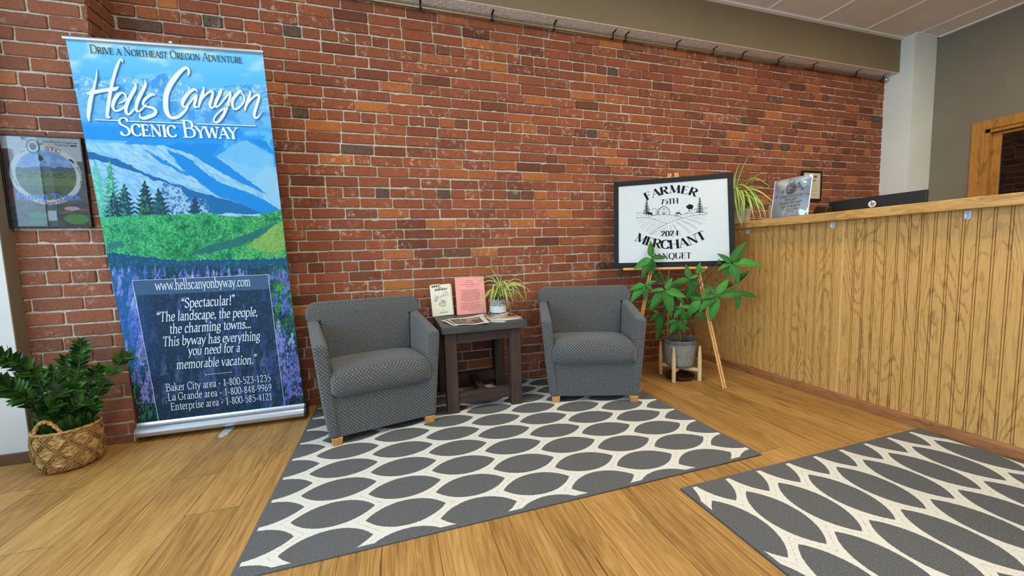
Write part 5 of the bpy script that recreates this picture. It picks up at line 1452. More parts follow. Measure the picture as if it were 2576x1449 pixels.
M_TRUNK = plain('braided_trunk', (120, 104, 70), 0.85, 0, 0.25, 60, 0.2, 0.4)
M_SOIL = plain('dark_soil', (34, 26, 20), 0.95, 0, 0.4, 120, 0.1, 0.6)
M_PALEWOOD = m_oak('pale_beech', 'z', (190, 158, 110), (216, 186, 138), (228, 202, 158), 0.5, 2.0, 0.3)

# ---- money tree in its patterned pot on a wooden stand
PC = Vector((2.098, 2.425, 0))
def make_money_tree():
    st_ = thing('plant_stand', 'pale wood four legged plant stand under the patterned grey pot', 'plant stand', (PC.x, PC.y, 0))
    rot = math.radians(-12)
    cs = []
    for k in range(4):
        a = rot+PI/4+k*PI/2; x, y = PC.x+0.145*math.cos(a), PC.y+0.145*math.sin(a); cs.append((x, y))
        b = MB(); b.lathe([(0.0115, 0.0), (0.0145, 0.004), (0.0150, 0.17), (0.0125, 0.22), (0.0085, 0.268), (0.006, 0.272)], 14, cx=x, cy=y); b.build('leg', M_PALEWOOD, st_, smooth=True, wn=True)
    for i, j in ((0, 2), (1, 3)):
        b = MB(); b.bar((cs[i][0], cs[i][1], 0.085+0.0005*i), (cs[j][0], cs[j][1], 0.085+0.0005*i), 0.02, 0.024, bevel=0.002); b.build('crossbar', M_PALEWOOD, st_)
    pt = NT('embossed_grey_pot'); v = pt.coord(); x, y, z = pt.sep(v)
    ang = pt.m('MULTIPLY', pt.m('ARCTAN2', y, x), 0.115)
    P = 0.046; ds = None
    for sx, sy in ((0, 0), (P/2, P/2)):
        a_ = pt.m('SUBTRACT', pt.m('MODULO', pt.m('ADD', ang, 10*P+sx), P), P/2); b_ = pt.m('SUBTRACT', pt.m('MODULO', pt.m('ADD', z, 10*P+sy), P), P/2)
        r_ = pt.m('SQRT', pt.m('ADD', pt.m('MULTIPLY', a_, a_), pt.m('MULTIPLY', b_, b_))); th = pt.m('ARCTAN2', b_, a_)
        pet = pt.m('MULTIPLY', pt.m('ABSOLUTE', pt.m('COSINE', pt.m('MULTIPLY', th, 4.0))), 1.0)
        star = pt.m('MULTIPLY', pt.fac(pet, 0.55, 0.8), pt.m('MULTIPLY', pt.fac(r_, 0.005, 0.007), pt.m('SUBTRACT', 1.0, pt.fac(r_, 0.018, 0.021))))
        star = pt.m('MAXIMUM', star, pt.m('SUBTRACT', 1.0, pt.fac(r_, 0.002, 0.0035)))
        ds = star if ds is None else pt.m('MAXIMUM', ds, star)
    band = pt.m('MULTIPLY', pt.fac(z, 0.012, 0.02), pt.m('SUBTRACT', 1.0, pt.fac(z, 0.175, 0.185)))
    ds = pt.m('MULTIPLY', ds, band)
    base = pt.ramp(pt.noise(v, 26, 4), [(0.3, s2l((88, 92, 94))), (0.7, s2l((124, 126, 124)))])
    pm = pt.set(pt.mix(pt.m('MULTIPLY', ds, 0.75), base, s2l((186, 184, 172))), 0.85, spec=0.2); pt.bump(ds, 0.4, 0.004)
    zb = 0.0985
    pot = thing('potted_money_tree', 'leafy green money tree in a patterned grey pot on the wooden stand before the easel', 'potted plant', (PC.x, PC.y, zb))
    b = MB()
    b.lathe([(0.086, zb), (0.094, zb+0.006), (0.104, zb+0.05), (0.116, zb+0.13), (0.125, zb+0.205), (0.1265, zb+0.212), (0.1235, zb+0.2155), (0.118, zb+0.21), (0.114, zb+0.17)], 48, cx=PC.x, cy=PC.y)
    b.build('pot', pm, pot, smooth=True, wn=True)
    b = MB(); b.lathe([(0.1155, zb+0.175), (0.0, zb+0.182)][:1]+[(0.06, zb+0.181), (0.004, zb+0.184)], 28, cx=PC.x, cy=PC.y); b.build('soil', M_SOIL, pot, smooth=True)
    zs = zb+0.18
    b = MB()
    for k in range(3):
        pts = []
        for i in range(14):
            f = i/13; a = k*2*PI/3+f*5.5; r = 0.012*(1-0.2*f)
            pts.append((PC.x-0.01+r*math.cos(a), PC.y+r*math.sin(a), zs-0.01+0.22*f))
        b.tube(pts, [0.009-0.003*i/13 for i in range(14)], 8)
    b.tube([(PC.x+0.035, PC.y-0.02, zs-0.01), (PC.x+0.02, PC.y-0.015, zs+0.08), (PC.x+0.005, PC.y, zs+0.17)], [0.007, 0.006, 0.005], 8)
    b.build('braided_trunk', M_TRUNK, pot, smooth=True)
    lv = Leaves(); stm = MB()
    hub0 = Vector((PC.x-0.01, PC.y, zs+0.21))
    def q(p, off):      # picture point at a depth set by the plane of the sign moved towards (+) the viewer
        return atP(1560+p[0]/5.574, 600+p[1]/5.574, S0+SN*off, SN)
    cl = [((440, 270), 0.075, [(430, 40), (655, 265), (185, 440), (310, 570), (470, 500)], 0.34),
          ((1560, 345), 0.075, [(1770, 40), (1355, 210), (2020, 390), (1360, 450), (1470, 550), (1670, 650)], 0.34),
          ((630, 720), 0.10, [(735, 545), (420, 745), (930, 825), (410, 1020), (715, 1110)], 0.36),
          ((965, 570), 0.04, [(920, 360), (705, 640), (760, 690), (1130, 525), (1140, 670), (1045, 800)], 0.36),
          ((1355, 795), 0.11, [(1215, 655), (1525, 570), (1750, 770), (1145, 855), (1110, 1040), (1270, 1165)], 0.34),
          ((865, 975), 0.14, [(855, 890), (765, 965), (1025, 965), (750, 1130), (900, 1160)], 0.36),
          ((350, 640), 0.05, [(120, 740), (145, 900), (470, 740), (520, 600), (345, 890)], 0.34),
          ((1090, 470), 0.035, [(1125, 330), (1210, 440), (1085, 570)], 0.42),
          ((800, 1150), 0.06, [(615, 1215), (695, 1350), (920, 1320)], 0.34),
          ((1640, 760), 0.02, [(1940, 830), (1650, 1000), (1560, 690)], 0.34),
          ((1600, 640), 0.00, [(1825, 450), (1340, 615), (1480, 700)], 0.30),
          ((1140, 860), 0.06, [(920, 1125), (1250, 710), (990, 820)], 0.34),
          ((1060, 1040), 0.04, [(1220, 1145), (1180, 960), (960, 930)], 0.36),
          ((540, 1060), -0.03, [(410, 1170), (540, 1330), (650, 1110), (430, 990), (640, 1240)], 0.36),
          ((500, 520), -0.035, [(640, 560), (520, 650), (380, 490), (610, 470)], 0.36),
          ((780, 800), 0.02, [(900, 930), (760, 660), (860, 700), (740, 910)], 0.36),
          ((980, 720), 0.00, [(1030, 920), (930, 880), (1120, 830), (880, 760)], 0.34),
          ((930, 1130), 0.02, [(1050, 1200), (1010, 1100), (900, 1240)], 0.36),
          ((560, 1290), -0.05, [(500, 1420), (640, 1350), (440, 1300)], 0.36),
          ((700, 900), -0.01, [(560, 960), (620, 1060), (820, 1060), (780, 860)], 0.34), ((1120, 960), 0.0, [(1010, 1090), (1230, 1070), (1000, 900), (1180, 860)], 0.34), ((460, 860), -0.03, [(360, 940), (420, 1010), (560, 930), (380, 830)], 0.34), ((690, 640), -0.02, [(560, 590), (800, 700), (700, 780), (640, 520)], 0.34), ((1250, 680), 0.02, [(1180, 780), (1340, 740), (1160, 640)], 0.34), ((860, 1230), 0.0, [(760, 1300), (980, 1280), (830, 1130)], 0.32),
          ((1390, 330), 0.03, [(1350, 370), (1420, 370), (1385, 290)], 0.5)]
    for c, off, tips, wr in cl:
        C0 = q(c, off)
        # bowed petiole from the trunk top
        mid = hub0*0.5+C0*0.5+Vector((0, 0, 0.03)); mid = mid+(CAM-mid).normalized()*0.02
        stm.tube(smooth_pts([tuple(hub0), tuple(mid), tuple(C0)], 5), 0.0028, 6)
        for tp in tips:
            dd = math.hypot(tp[0]-c[0], tp[1]-c[1])
            T_ = q(tp, off+rnd.uniform(-0.035, 0.02)-0.01)
            L = (T_-C0).length
            nrm = (CAM-C0).normalized()*0.75+Vector((0, 0, 0.55))+Vector((rnd.uniform(-.35, .35), rnd.uniform(-.2, .2), rnd.uniform(-.2, .2)))
            lv.leaf(C0+(T_-C0)*0.04, T_, L*wr*1.08, nrm, rnd.uniform(0.05, 0.18), 0.28, rnd.random())
    lv.build('foliage', M_MONEY, pot); stm.build('stems', M_STEM, pot, smooth=True)
    sc = thing('saucer', 'dark brown plastic saucer on the floor under the plant stand', 'saucer', (PC.x, PC.y, 0))
    b = MB(); b.lathe([(0.085, 0.0005), (0.098, 0.004), (0.108, 0.026), (0.111, 0.030), (0.108, 0.031), (0.103, 0.026), (0.094, 0.007), (0.004, 0.006)], 36, cx=PC.x, cy=PC.y)
    b.build('dish', plain('brown_plastic', (58, 36, 24), 0.25), sc, smooth=True)
make_money_tree()

# ---- spider plants
def spider(loc, label, blades, extra, width, name_pot, potf, group='spider plants'):
    t = thing('spider_plant', label, 'potted plant', loc, 0, None)
    potf(t)
    lv = Leaves()
    for b_ in blades: lv.blade(b_, width*rnd.uniform(0.8, 1.15))
    for b_ in extra: lv.blade(b_, width*rnd.uniform(0.6, 1.0))
    lv.build('foliage', M_SPIDER, t)
    return t
def arc_blade(c, az, reach, rise, drop, n=6):
    P = []
    for i in range(n):
        f = i/(n-1)
        P.append((c[0]+math.cos(az)*reach*f**0.9, c[1]+math.sin(az)*reach*f**0.9, c[2]+rise*math.sin(min(1.0, f*1.25)*PI*0.62)-drop*f**2.4))
    return P
# table plant
TPX, TPY = 0.724, 2.712
def table_plant():
    zb = TZ+0.0125
    def K(x, y, d): return tuple(atY(1140+x/9.055, 650+y/9.055, TPY+d))
    pt = NT('drip_glazed_pot'); v = pt.coord(); x, y, z = pt.sep(v)
    ang = pt.m('ARCTAN2', y, x)
    nz = pt.noise(pt.comb(pt.m('MULTIPLY', ang, 7.0), pt.m('MULTIPLY', z, 30.0), 0.0), 1.0, 3, 0.7)
    drip = pt.fac(pt.m('ADD', pt.m('SUBTRACT', z, 0.052), pt.m('MULTIPLY', pt.m('SUBTRACT', nz, 0.5), 0.06)), 0.0, 0.004)
    speck = pt.fac(pt.noise(pt.comb(pt.m('MULTIPLY', ang, 14.0), pt.m('MULTIPLY', z, 160.0), 0.0), 1.0, 3), 0.42, 0.52)
    dk = pt.m('MULTIPLY', drip, speck)
    col = pt.mix(dk, s2l((214, 218, 220)), s2l((58, 62, 70)))
    col = pt.mix(pt.fac(z, 0.098, 0.101), col, s2l((30, 34, 40)))
    col = pt.mix(pt.m('SUBTRACT', 1.0, pt.fac(z, 0.004, 0.006)), col, s2l((96, 60, 44)))
    pt.bump(pt.m('SINE', pt.m('MULTIPLY', z, 520.0)), 0.25, 0.003)
    pm = pt.set(col, 0.2, spec=0.5)
    def pot(t):
        b = MB(); b.lathe([(0.052, zb), (0.060, zb+0.006), (0.060, zb+0.05), (0.057, zb+0.085), (0.053, zb+0.100), (0.048, zb+0.108), (0.043, zb+0.112), (0.039, zb+0.110), (0.041, zb+0.098)], 40, cx=TPX, cy=TPY); b.build('pot', pm, t, smooth=True, wn=True)
        b = MB(); b.lathe([(0.0405, zb+0.099), (0.003, zb+0.102)], 20, cx=TPX, cy=TPY); b.build('soil', M_SOIL, t)
    B = [[(1060, 810, 0), (1045, 560, 0), (950, 350, .01), (810, 175, .02)], [(1050, 800, 0), (1020, 590, -.02), (870, 510, -.05), (740, 530, -.07), (620, 640, -.09), (540, 780, -.10)], [(1070, 800, 0), (1020, 590, .01), (880, 440, .02), (740, 430, .02), (600, 520, 0), (505, 610, -.02)],
         [(1040, 800, 0), (900, 700, -.05), (740, 850, -.09), (640, 1020, -.11), (590, 1160, -.12), (582, 1270, -.12)], [(1050, 810, 0), (1000, 640, -.04), (930, 600, -.06), (890, 780, -.09), (850, 1010, -.10), (830, 1170, -.11)],
         [(1060, 800, 0), (1030, 640, -.05), (980, 760, -.10), (920, 960, -.13), (850, 1150, -.15), (780, 1310, -.16)], [(1090, 800, 0), (1110, 560, -.02), (1180, 540, -.05), (1260, 700, -.08), (1330, 880, -.09), (1370, 1095, -.09)],
         [(1090, 800, 0), (1160, 560, 0), (1230, 500, -.01), (1310, 550, -.03), (1390, 670, -.05)], [(1090, 800, 0), (1250, 560, .02), (1390, 470, .03), (1510, 490, .02), (1610, 580, 0)], [(1100, 800, 0), (1280, 590, .03), (1440, 560, .04), (1590, 650, .03), (1650, 800, .02), (1660, 1000, 0)],
         [(1100, 800, 0), (1300, 600, 0), (1430, 600, -.01), (1590, 640, -.01), (1700, 700, 0), (1745, 780, 0)], [(1090, 800, 0), (1150, 690, -.06), (1190, 800, -.10), (1220, 1000, -.12), (1245, 1175, -.12)], [(1090, 800, 0), (1170, 680, -.05), (1215, 830, -.09), (1255, 1010, -.10), (1270, 1165, -.10)],
         [(1070, 800, 0), (1100, 700, -.06), (1130, 780, -.08), (1145, 945, -.10)], [(1100, 800, 0), (1300, 620, -.02), (1420, 640, -.04), (1500, 760, -.05), (1545, 960, -.05)], [(1100, 800, 0), (1270, 640, 0), (1340, 640, -.02), (1385, 820, -.04), (1380, 1000, -.05)],
         [(1050, 810, 0), (960, 720, .02), (880, 780, .02), (780, 850, .02)], [(1100, 800, 0), (1180, 720, .03), (1300, 740, .04), (1420, 790, .05), (1510, 890, .05)], [(1060, 790, 0), (1080, 520, .03), (1095, 350, .04)], [(1100, 800, 0), (1350, 700, .03), (1560, 860, .04), (1600, 960, .04), (1570, 1010, .04)]]
    bl = [[K(*p) for p in b] for b in B]
    ex = [arc_blade((TPX, TPY, zb+0.105), rnd.uniform(-PI*1.05, 0.05), rnd.uniform(0.06, 0.15), rnd.uniform(0.03, 0.08), rnd.uniform(0.02, 0.11)) for _ in range(22)]
    spider((TPX, TPY, zb), 'small spider plant in a white drip glazed pot on the side table', bl, ex, 0.0105, 'pot', pot)
table_plant()
CPX, CPY = 2.78, 2.52
def counter_plant():
    zb = 1.1965
    def K(x, y, d):
        p = atX(1830+x/7.246, 380+y/7.246, 2.72+d); return tuple(p)
    pm = plain('cream_ceramic', (206, 200, 180), 0.4)
    def pot(t):
        b = MB(); b.lathe([(0.060, zb), (0.066, zb+0.005), (0.078, zb+0.10), (0.080, zb+0.115), (0.074, zb+0.115), (0.071, zb+0.09)], 36, cx=CPX, cy=CPY); b.build('pot', pm, t, smooth=True, wn=True)
        b = MB(); b.lathe([(0.0715, zb+0.095), (0.003, zb+0.099)], 20, cx=CPX, cy=CPY); b.build('soil', M_SOIL, t)
    B = [[(160, 760, .05), (180, 600, .04), (240, 400, .03), (330, 190, .02), (440, 30, .02)], [(120, 760, .05), (130, 500, .04), (215, 215, .03)], [(180, 760, .05), (250, 600, .04), (420, 500, 0), (560, 510, -.02), (680, 580, -.04), (790, 650, -.05)],
         [(180, 780, .05), (340, 600, .04), (470, 490, .04), (600, 415, .03), (740, 410, .03)], [(180, 780, .04), (330, 660, .02), (480, 640, .0), (640, 660, -.01), (790, 700, -.02)], [(160, 760, .04), (180, 640, .0), (270, 615, -.04), (400, 700, -.08), (510, 850, -.10), (600, 980, -.10)],
         [(180, 760, .04), (330, 720, 0), (480, 700, -.02), (640, 770, -.04), (780, 880, -.05), (850, 960, -.06)], [(140, 760, .02), (160, 650, -.06), (160, 800, -.12), (140, 980, -.13), (130, 1030, -.13)], [(150, 760, .02), (180, 660, -.06), (240, 820, -.12), (280, 950, -.13), (300, 1120, -.14), (275, 1280, -.14)],
         [(150, 760, .02), (170, 680, -.08), (200, 850, -.13), (230, 1060, -.14), (230, 1240, -.14)], [(150, 760, .02), (140, 700, -.08), (150, 880, -.13), (180, 1080, -.14), (220, 1240, -.15), (270, 1385, -.15)], [(160, 760, .02), (240, 720, -.06), (290, 820, -.11), (310, 1010, -.13), (290, 1250, -.14)],
         [(160, 760, .04), (310, 730, -.02), (380, 830, -.07), (430, 960, -.09), (460, 1120, -.10), (490, 1260, -.10)], [(160, 760, .04), (330, 750, 0), (400, 810, -.04), (460, 870, -.06), (490, 945, -.06)], [(170, 760, .04), (430, 760, -.02), (510, 880, -.06), (570, 1060, -.08), (620, 1235, -.08)],
         [(170, 770, .04), (440, 740, 0), (580, 900, -.03), (660, 1050, -.05), (715, 1230, -.05)], [(170, 770, .04), (420, 780, 0), (570, 990, -.03), (650, 1100, -.04), (685, 1230, -.05)], [(160, 770, .03), (330, 860, -.03), (420, 980, -.06), (400, 1150, -.07), (400, 1250, -.07)], [(150, 760, .03), (130, 700, -.05), (140, 900, -.10), (150, 1100, -.11), (165, 1300, -.12)],
         [(150, 760, .03), (220, 760, -.08), (265, 900, -.12), (255, 1100, -.14), (280, 1340, -.14)], [(150, 760, .03), (180, 780, -.10), (210, 1000, -.13), (240, 1200, -.14), (262, 1360, -.145)]]
    bl = [[K(*p) for p in b] for b in B]
    ex = [arc_blade((CPX, CPY, zb+0.10), rnd.uniform(0.5*PI, 1.7*PI), rnd.uniform(0.10, 0.20), rnd.uniform(0.06, 0.14), rnd.uniform(0.04, 0.13)) for _ in range(44)]
    ex += [arc_blade((CPX, CPY, zb+0.10), rnd.uniform(-0.5*PI, 0.4*PI), rnd.uniform(0.10, 0.2), rnd.uniform(0.06, 0.14), rnd.uniform(0.05, 0.14)) for _ in range(12)]
    spider((CPX, CPY, zb), 'trailing striped spider plant on the counter end behind the easel sign', bl, ex, 0.018, 'pot', pot)
counter_plant()

# ---- zz plant in a woven basket
BX, BY = -1.622, 2.475
def zz_plant():
    bt = NT('woven_seagrass'); v = bt.coord(); x, y, z = bt.sep(v)
    f = bt.noise(bt.mapping(v, scale=(30, 30, 70)), 1.0, 4, 0.65, 0.5); g = bt.voro(bt.mapping(v, scale=(1, 1, 2.2)), 46)
    col = bt.ramp(bt.m('ADD', bt.m('MULTIPLY', f, 0.6), bt.m('MULTIPLY', g, 0.5)), [(0.2, s2l((112, 80, 40))), (0.5, s2l((176, 136, 80))), (0.8, s2l((214, 178, 118)))])
    bt.bump(bt.m('ADD', f, g), 0.9, 0.012); bm_ = bt.set(col, 0.8, spec=0.2)
    M_STRAND = m_weathered('seagrass_strand', (150, 112, 62), 'z', 0.8)
    t = thing('woven_basket', 'round woven seagrass basket on the floor by the white wall', 'basket', (BX, BY, 0))
    prof = [(0.070, 0.002), (0.098, 0.010), (0.114, 0.04), (0.121, 0.09), (0.121, 0.15), (0.117, 0.205)]
    def R(z): return float(np.interp(z, [p[1] for p in prof], [p[0] for p in prof]))
    n = 72; b = MB()
    rings = []
    for i in range(26):
        z = 0.002+0.203*i/25
        rings.append([(BX+(R(z)+rnd.uniform(-.0022, .0022))*math.cos(2*PI*k/n), BY+(R(z)+rnd.uniform(-.0022, .0022))*math.sin(2*PI*k/n), z) for k in range(n)])
    for i in range(10):
        z = 0.205-0.15*i/9
        rings.append([(BX+(R(z)-0.009)*math.cos(2*PI*k/n), BY+(R(z)-0.009)*math.sin(2*PI*k/n), z) for k in range(n)])
    b.ring_loft(rings); b.build('basket_wall', bm_, t, smooth=True)
    b = MB()
    for k in range(9):
        for s in (-1, 1):
            for o in (0, 0.10):
                pts = []
                for i in range(15):
                    f_ = i/14; z = 0.012+0.188*f_; a = 2*PI*k/9+s*(f_*1.25)+o
                    r = R(z)+0.004+0.0015*math.sin(i*2.1+k)
                    pts.append((BX+r*math.cos(a), BY+r*math.sin(a), z))
                b.tube(pts, 0.0034, 6)
    b.build('lattice_strands', M_STRAND, t, smooth=True)
    b = MB()
    for q_ in range(3):
        pts = [(BX+(R(.205)+0.004*math.cos(q_*2.1+k*0.9))*math.cos(2*PI*k/60), BY+(R(.205)+0.004*math.cos(q_*2.1+k*0.9))*math.sin(2*PI*k/60), 0.207+0.004*math.sin(q_*2.1+k*0.9)) for k in range(61)]
        b.tube(pts, 0.0045, 6)
    b.build('braided_rim', bm_, t, smooth=True)
    def handle(a0):
        b = MB()
        for q_ in range(2):
            pts = []
            for i in range(25):
                f_ = i/24; a = a0-0.46+0.92*f_; ph = q_*PI+i*0.9
                pts.append((BX+(R(.2)+0.002+0.004*math.cos(ph))*math.cos(a), BY+(R(.2)+0.002+0.004*math.cos(ph))*math.sin(a), 0.198+0.078*math.sin(PI*f_)**0.7+0.004*math.sin(ph)))
            b.tube(pts, 0.0062, 7)
        b.build('handle', bm_, t, smooth=True)
    va = math.atan2(-BY, -BX)      # direction to the camera
    handle(va-0.62); handle(va-0.62+PI)
    pl_ = thing('zz_plant', 'glossy dark green zz plant growing out of the woven basket', 'plant', (BX, BY, 0.17))
    b = MB(); b.lathe([(0.104, 0.165), (0.004, 0.172)], 28, cx=BX, cy=BY); b.build('soil', M_SOIL, pl_)
    D0 = math.hypot(BX, BY)
    def K(x, y, d): return atD(x/6.585, 840+y/6.585, D0+d)
    lv = Leaves(); sm_ = MB()
    stems = [([(720, 1380, 0), (700, 1050, 0), (640, 780, -.02), (480, 610, -.05), (300, 490, -.08), (120, 410, -.10), (-90, 340, -.12)], 14, 190),
             ([(1120, 1380, 0), (1220, 1000, .0), (1270, 750, .0), (1310, 520, .0), (1335, 320, .0), (1340, 130, 0)], 15, 170),
             ([(1400, 1380, 0), (1560, 1080, -.02), (1680, 900, -.03), (1850, 660, -.04), (1990, 460, -.05), (2125, 350, -.06)], 11, 165),
             ([(640, 1380, -.04), (420, 1080, -.10), (250, 950, -.14), (90, 870, -.17), (-120, 800, -.2)], 11, 200),
             ([(960, 1380, 0), (930, 1000, .03), (900, 760, .05), (890, 590, .06)], 9, 170), ([(1240, 1380, 0), (1400, 1000, .03), (1520, 760, .04), (1640, 540, .04)], 9, 160),
             ([(1000, 1380, -.03), (1050, 1120, -.07), (1150, 960, -.10), (1330, 880, -.12)], 8, 190), ([(800, 1380, -.03), (620, 1120, -.10), (440, 1060, -.14), (330, 1040, -.16)], 8, 170),
             ([(1160, 1380, -.05), (1230, 1220, -.09), (1320, 1140, -.11), (1480, 1060, -.12)], 6, 180), ([(860, 1380, .03), (800, 950, .06), (820, 700, .07)], 8, 160), ([(1050, 1380, .02), (1080, 900, .05), (1110, 600, .06), (1080, 430, .07)], 9, 160),
             ([(900, 1380, -.06), (860, 1200, -.09), (930, 1050, -.1), (1040, 980, -.11)], 6, 170), ([(1350, 1380, -.02), (1450, 1240, -.04), (1560, 1190, -.05)], 5, 170), ([(700, 1380, .02), (520, 980, .04), (400, 830, .04), (260, 740, .03)], 8, 170)]
    for k in range(16):
        x0 = rnd.uniform(640, 1560); xx = x0+rnd.uniform(-260, 260); yt = rnd.uniform(930, 1180); dd = rnd.uniform(-0.11, 0.04)
        stems.append(([(x0, 1400, dd*0.5), ((x0+xx)/2, (1400+yt)/2, dd*0.8), (xx, yt, dd)], 6, 165))
    for pts, nl, lw in stems:
        P = smooth_pts([tuple(K(*p)) for p in pts], 6); n_ = len(P)
        P = [Vector(p) for p in P]
        sm_.tube(P, [0.0062-0.004*i/(n_-1) for i in range(n_)], 7)
        for i in range(nl):
            f_ = 0.16+0.84*i/(nl-1); k = min(int(f_*(n_-1)), n_-2); p = P[k]; d_ = (P[k+1]-P[max(k-1, 0)]).normalized()
            tc = (CAM-p).normalized(); sd = d_.cross(tc).normalized()
            for s in (-1, 1):
                L = lw/6.585*0.00145*1.55*rnd.uniform(0.8, 1.1)*(1.0 if i < nl-1 else 0.8)
                dir_ = (sd*s*0.80+d_*0.55+tc*rnd.uniform(-0.25, 0.5)+Vector((0, 0, 0.15))).normalized()
                if i == nl-1: dir_ = (d_+sd*s*0.35+tc*0.2).normalized()
                tip = p+dir_*L
                if tip.y > 2.64 and tip.x < XP+0.02: tip.y = 2.64
                if tip.x < -1.86 and tip.y > 2.56: tip.y = 2.56
                lv.leaf(p, tip, L*0.52, tc*0.7+Vector((0, 0, 0.7))+sd*rnd.uniform(-.5, .5), 0.10, 0.22, rnd.random(), 8)
    for k in range(80):
        a = rnd.uniform(0, 2*PI); r = 0.082*math.sqrt(rnd.random()); p = Vector((BX+r*math.cos(a), BY+r*math.sin(a), 0.175+rnd.uniform(0, 0.05)))
        o_ = Vector((math.cos(a), math.sin(a), 0))*rnd.uniform(0.05, 0.5)+Vector((0, 0, 1.0)); L = rnd.uniform(0.05, 0.085)
        tip = p+o_.normalized()*L; tip.y = min(tip.y, 2.60)
        lv.leaf(p, tip, L*0.5, (CAM-p).normalized()+Vector((rnd.uniform(-.6, .6), 0, rnd.uniform(0, .8))), 0.1, 0.22, rnd.random()*0.8, 8)
    lv.build('foliage', M_ZZ, pl_); sm_.build('stems', plain('dark_green_stem', (58, 70, 36), 0.5, 0, 0.2), pl_, smooth=True)
zz_plant()

# ================================================================== THINGS ON THE SIDE TABLE
M_CREAMP = plain('cream_paper', (226, 222, 198), 0.7, 0, 0.03)
M_PINKP = plain('pink_paper', (238, 158, 148), 0.75, 0, 0.03)
M_LAV = plain('lavender_paper', (186, 172, 196), 0.7, 0, 0.03)
M_NEWS = plain('newsprint', (206, 200, 184), 0.8, 0, 0.05)
M_INKP = plain('maroon_text_ink', (112, 56, 60), 0.7, 0, 0.05)
def leaning_sheet(name, label, cat, mat, xc, w, h, y0, zb, dlean, roll, thick, parent_label=None, deco=None, yawr=0.0):
    """card leaning back against the wall: bottom edge at y0, top moved back by dlean"""
    t = thing(name, label, cat, (xc, y0, zb))
    a = math.asin(dlean/h)
    U_ = Vector((math.cos(yawr)*math.cos(roll), math.sin(yawr), math.sin(roll))).normalized()
    up = Vector((-math.sin(roll), math.sin(a), math.cos(a))); up = (up-U_*up.dot(U_)).normalized()
    N_ = U_.cross(up)
    if N_.y > 0: N_ = -N_
    o = Vector((xc, y0, zb+abs(math.sin(roll))*w/2))
    at = lambda u, v, off=0.0: o+U_*u+up*v+N_*off
    q = [at(-w/2, 0), at(w/2, 0), at(w/2, h), at(-w/2, h)]
    b = MB(); b.hexa([p-N_*thick for p in q]+q, 0.0); b.build('cover' if thick > 0.002 else 'sheet', mat, t)
    if deco: deco(t, at)
    return t
def booklet_deco(t, at):
    d = Flat(lambda a, b: at(a, b, 0.0006))
    k = dict(ang=0, serif=26)
    d.line("RIDIN'", (-0.062, 0.2135), (0.002, 0.2155), 0.0125, 22, 6, **k); d.build('cover_title', M_INKD, t); d = Flat(lambda a, b: at(a, b, 0.0006)); d.line('AND', (-0.017, 0.2035), (0.010, 0.2045), 0.007, 18, 6, **k); d.build('cover_title', M_INKD, t); d = Flat(lambda a, b: at(a, b, 0.0006)); d.line("THINKIN'", (-0.044, 0.187), (0.055, 0.190), 0.0125, 22, 6, **k)
    d.build('cover_title', M_INKD, t); d = Flat(lambda a, b: at(a, b, 0.0006)); d.line('by', (0.003, 0.0350), (0.010, 0.0352), 0.007, 9, 5); d.line('Hap Beardsley', (-0.022, 0.0195), (0.036, 0.0205), 0.0085, 11, 5, slant=0.15)
    d.build('author_line', M_INKD, t); d = Flat(lambda a, b: at(a, b, 0.0006))
    r = random.Random(3)
    for k_ in range(60):
        x = r.uniform(-0.052, 0.048); y = 0.146+0.016*math.sin(x*60)+r.uniform(-0.012, 0.014); l = r.uniform(0.004, 0.016); a = r.uniform(-0.5, 0.5)
        d.stroke([(x, y), (x+l*0.5, y+l*a*0.5+0.001), (x+l, y+l*a)], r.uniform(0.0003, 0.0008))
    d.stroke([(-0.052, 0.134), (-0.02, 0.138), (0.01, 0.144), (0.05, 0.146)], 0.0012)
    for k_ in range(95):
        a = r.uniform(0, 2*PI); rr = r.uniform(0, 1)**0.6; x = 0.006+0.030*rr*math.cos(a); y = 0.088+0.026*rr*math.sin(a); l = r.uniform(0.003, 0.011); g = r.uniform(0, PI)
        d.stroke([(x, y), (x+l*math.cos(g), y+l*math.sin(g))], r.uniform(0.0005, 0.0016), False)
    for k_ in range(26):
        x = -0.042+r.uniform(-0.011, 0.011); y = 0.117+r.uniform(-0.009, 0.009); d.stroke([(x, y), (x+0.006, y+r.uniform(-.003, .003))], 0.001, False)
    d.build('cover_drawing', M_INKD, t)
def page_edges(t, at):
    pass
bk = leaning_sheet('booklet', 'cream poetry booklet with black cowboy drawing standing on the side table', 'booklet', M_CREAMP, 0.334, 0.150, 0.232, 2.826, TZ+0.0005, 0.05, 0.035, 0.005, deco=booklet_deco)
def second_deco(t, at):
    b = MB(); q = [at(-0.072, 0.16, -0.002), at(-0.010, 0.16, -0.002), at(-0.010, 0.238, -0.002), at(-0.072, 0.238, -0.002)]
    b.hexa([p-Vector((0, -0.0006, 0)) for p in q]+q, 0); o = b.build('lavender_slip', M_LAV, t); o['label'] = 'lavender paper slip'
leaning_sheet('booklet', 'second cream booklet with a lavender slip half hidden behind the cowboy booklet', 'booklet', plain('ivory_paper', (216, 208, 176), 0.7, 0, 0.04), 0.342, 0.150, 0.229, 2.8335, TZ+0.0005, 0.05, 0.02, 0.006, deco=second_deco)
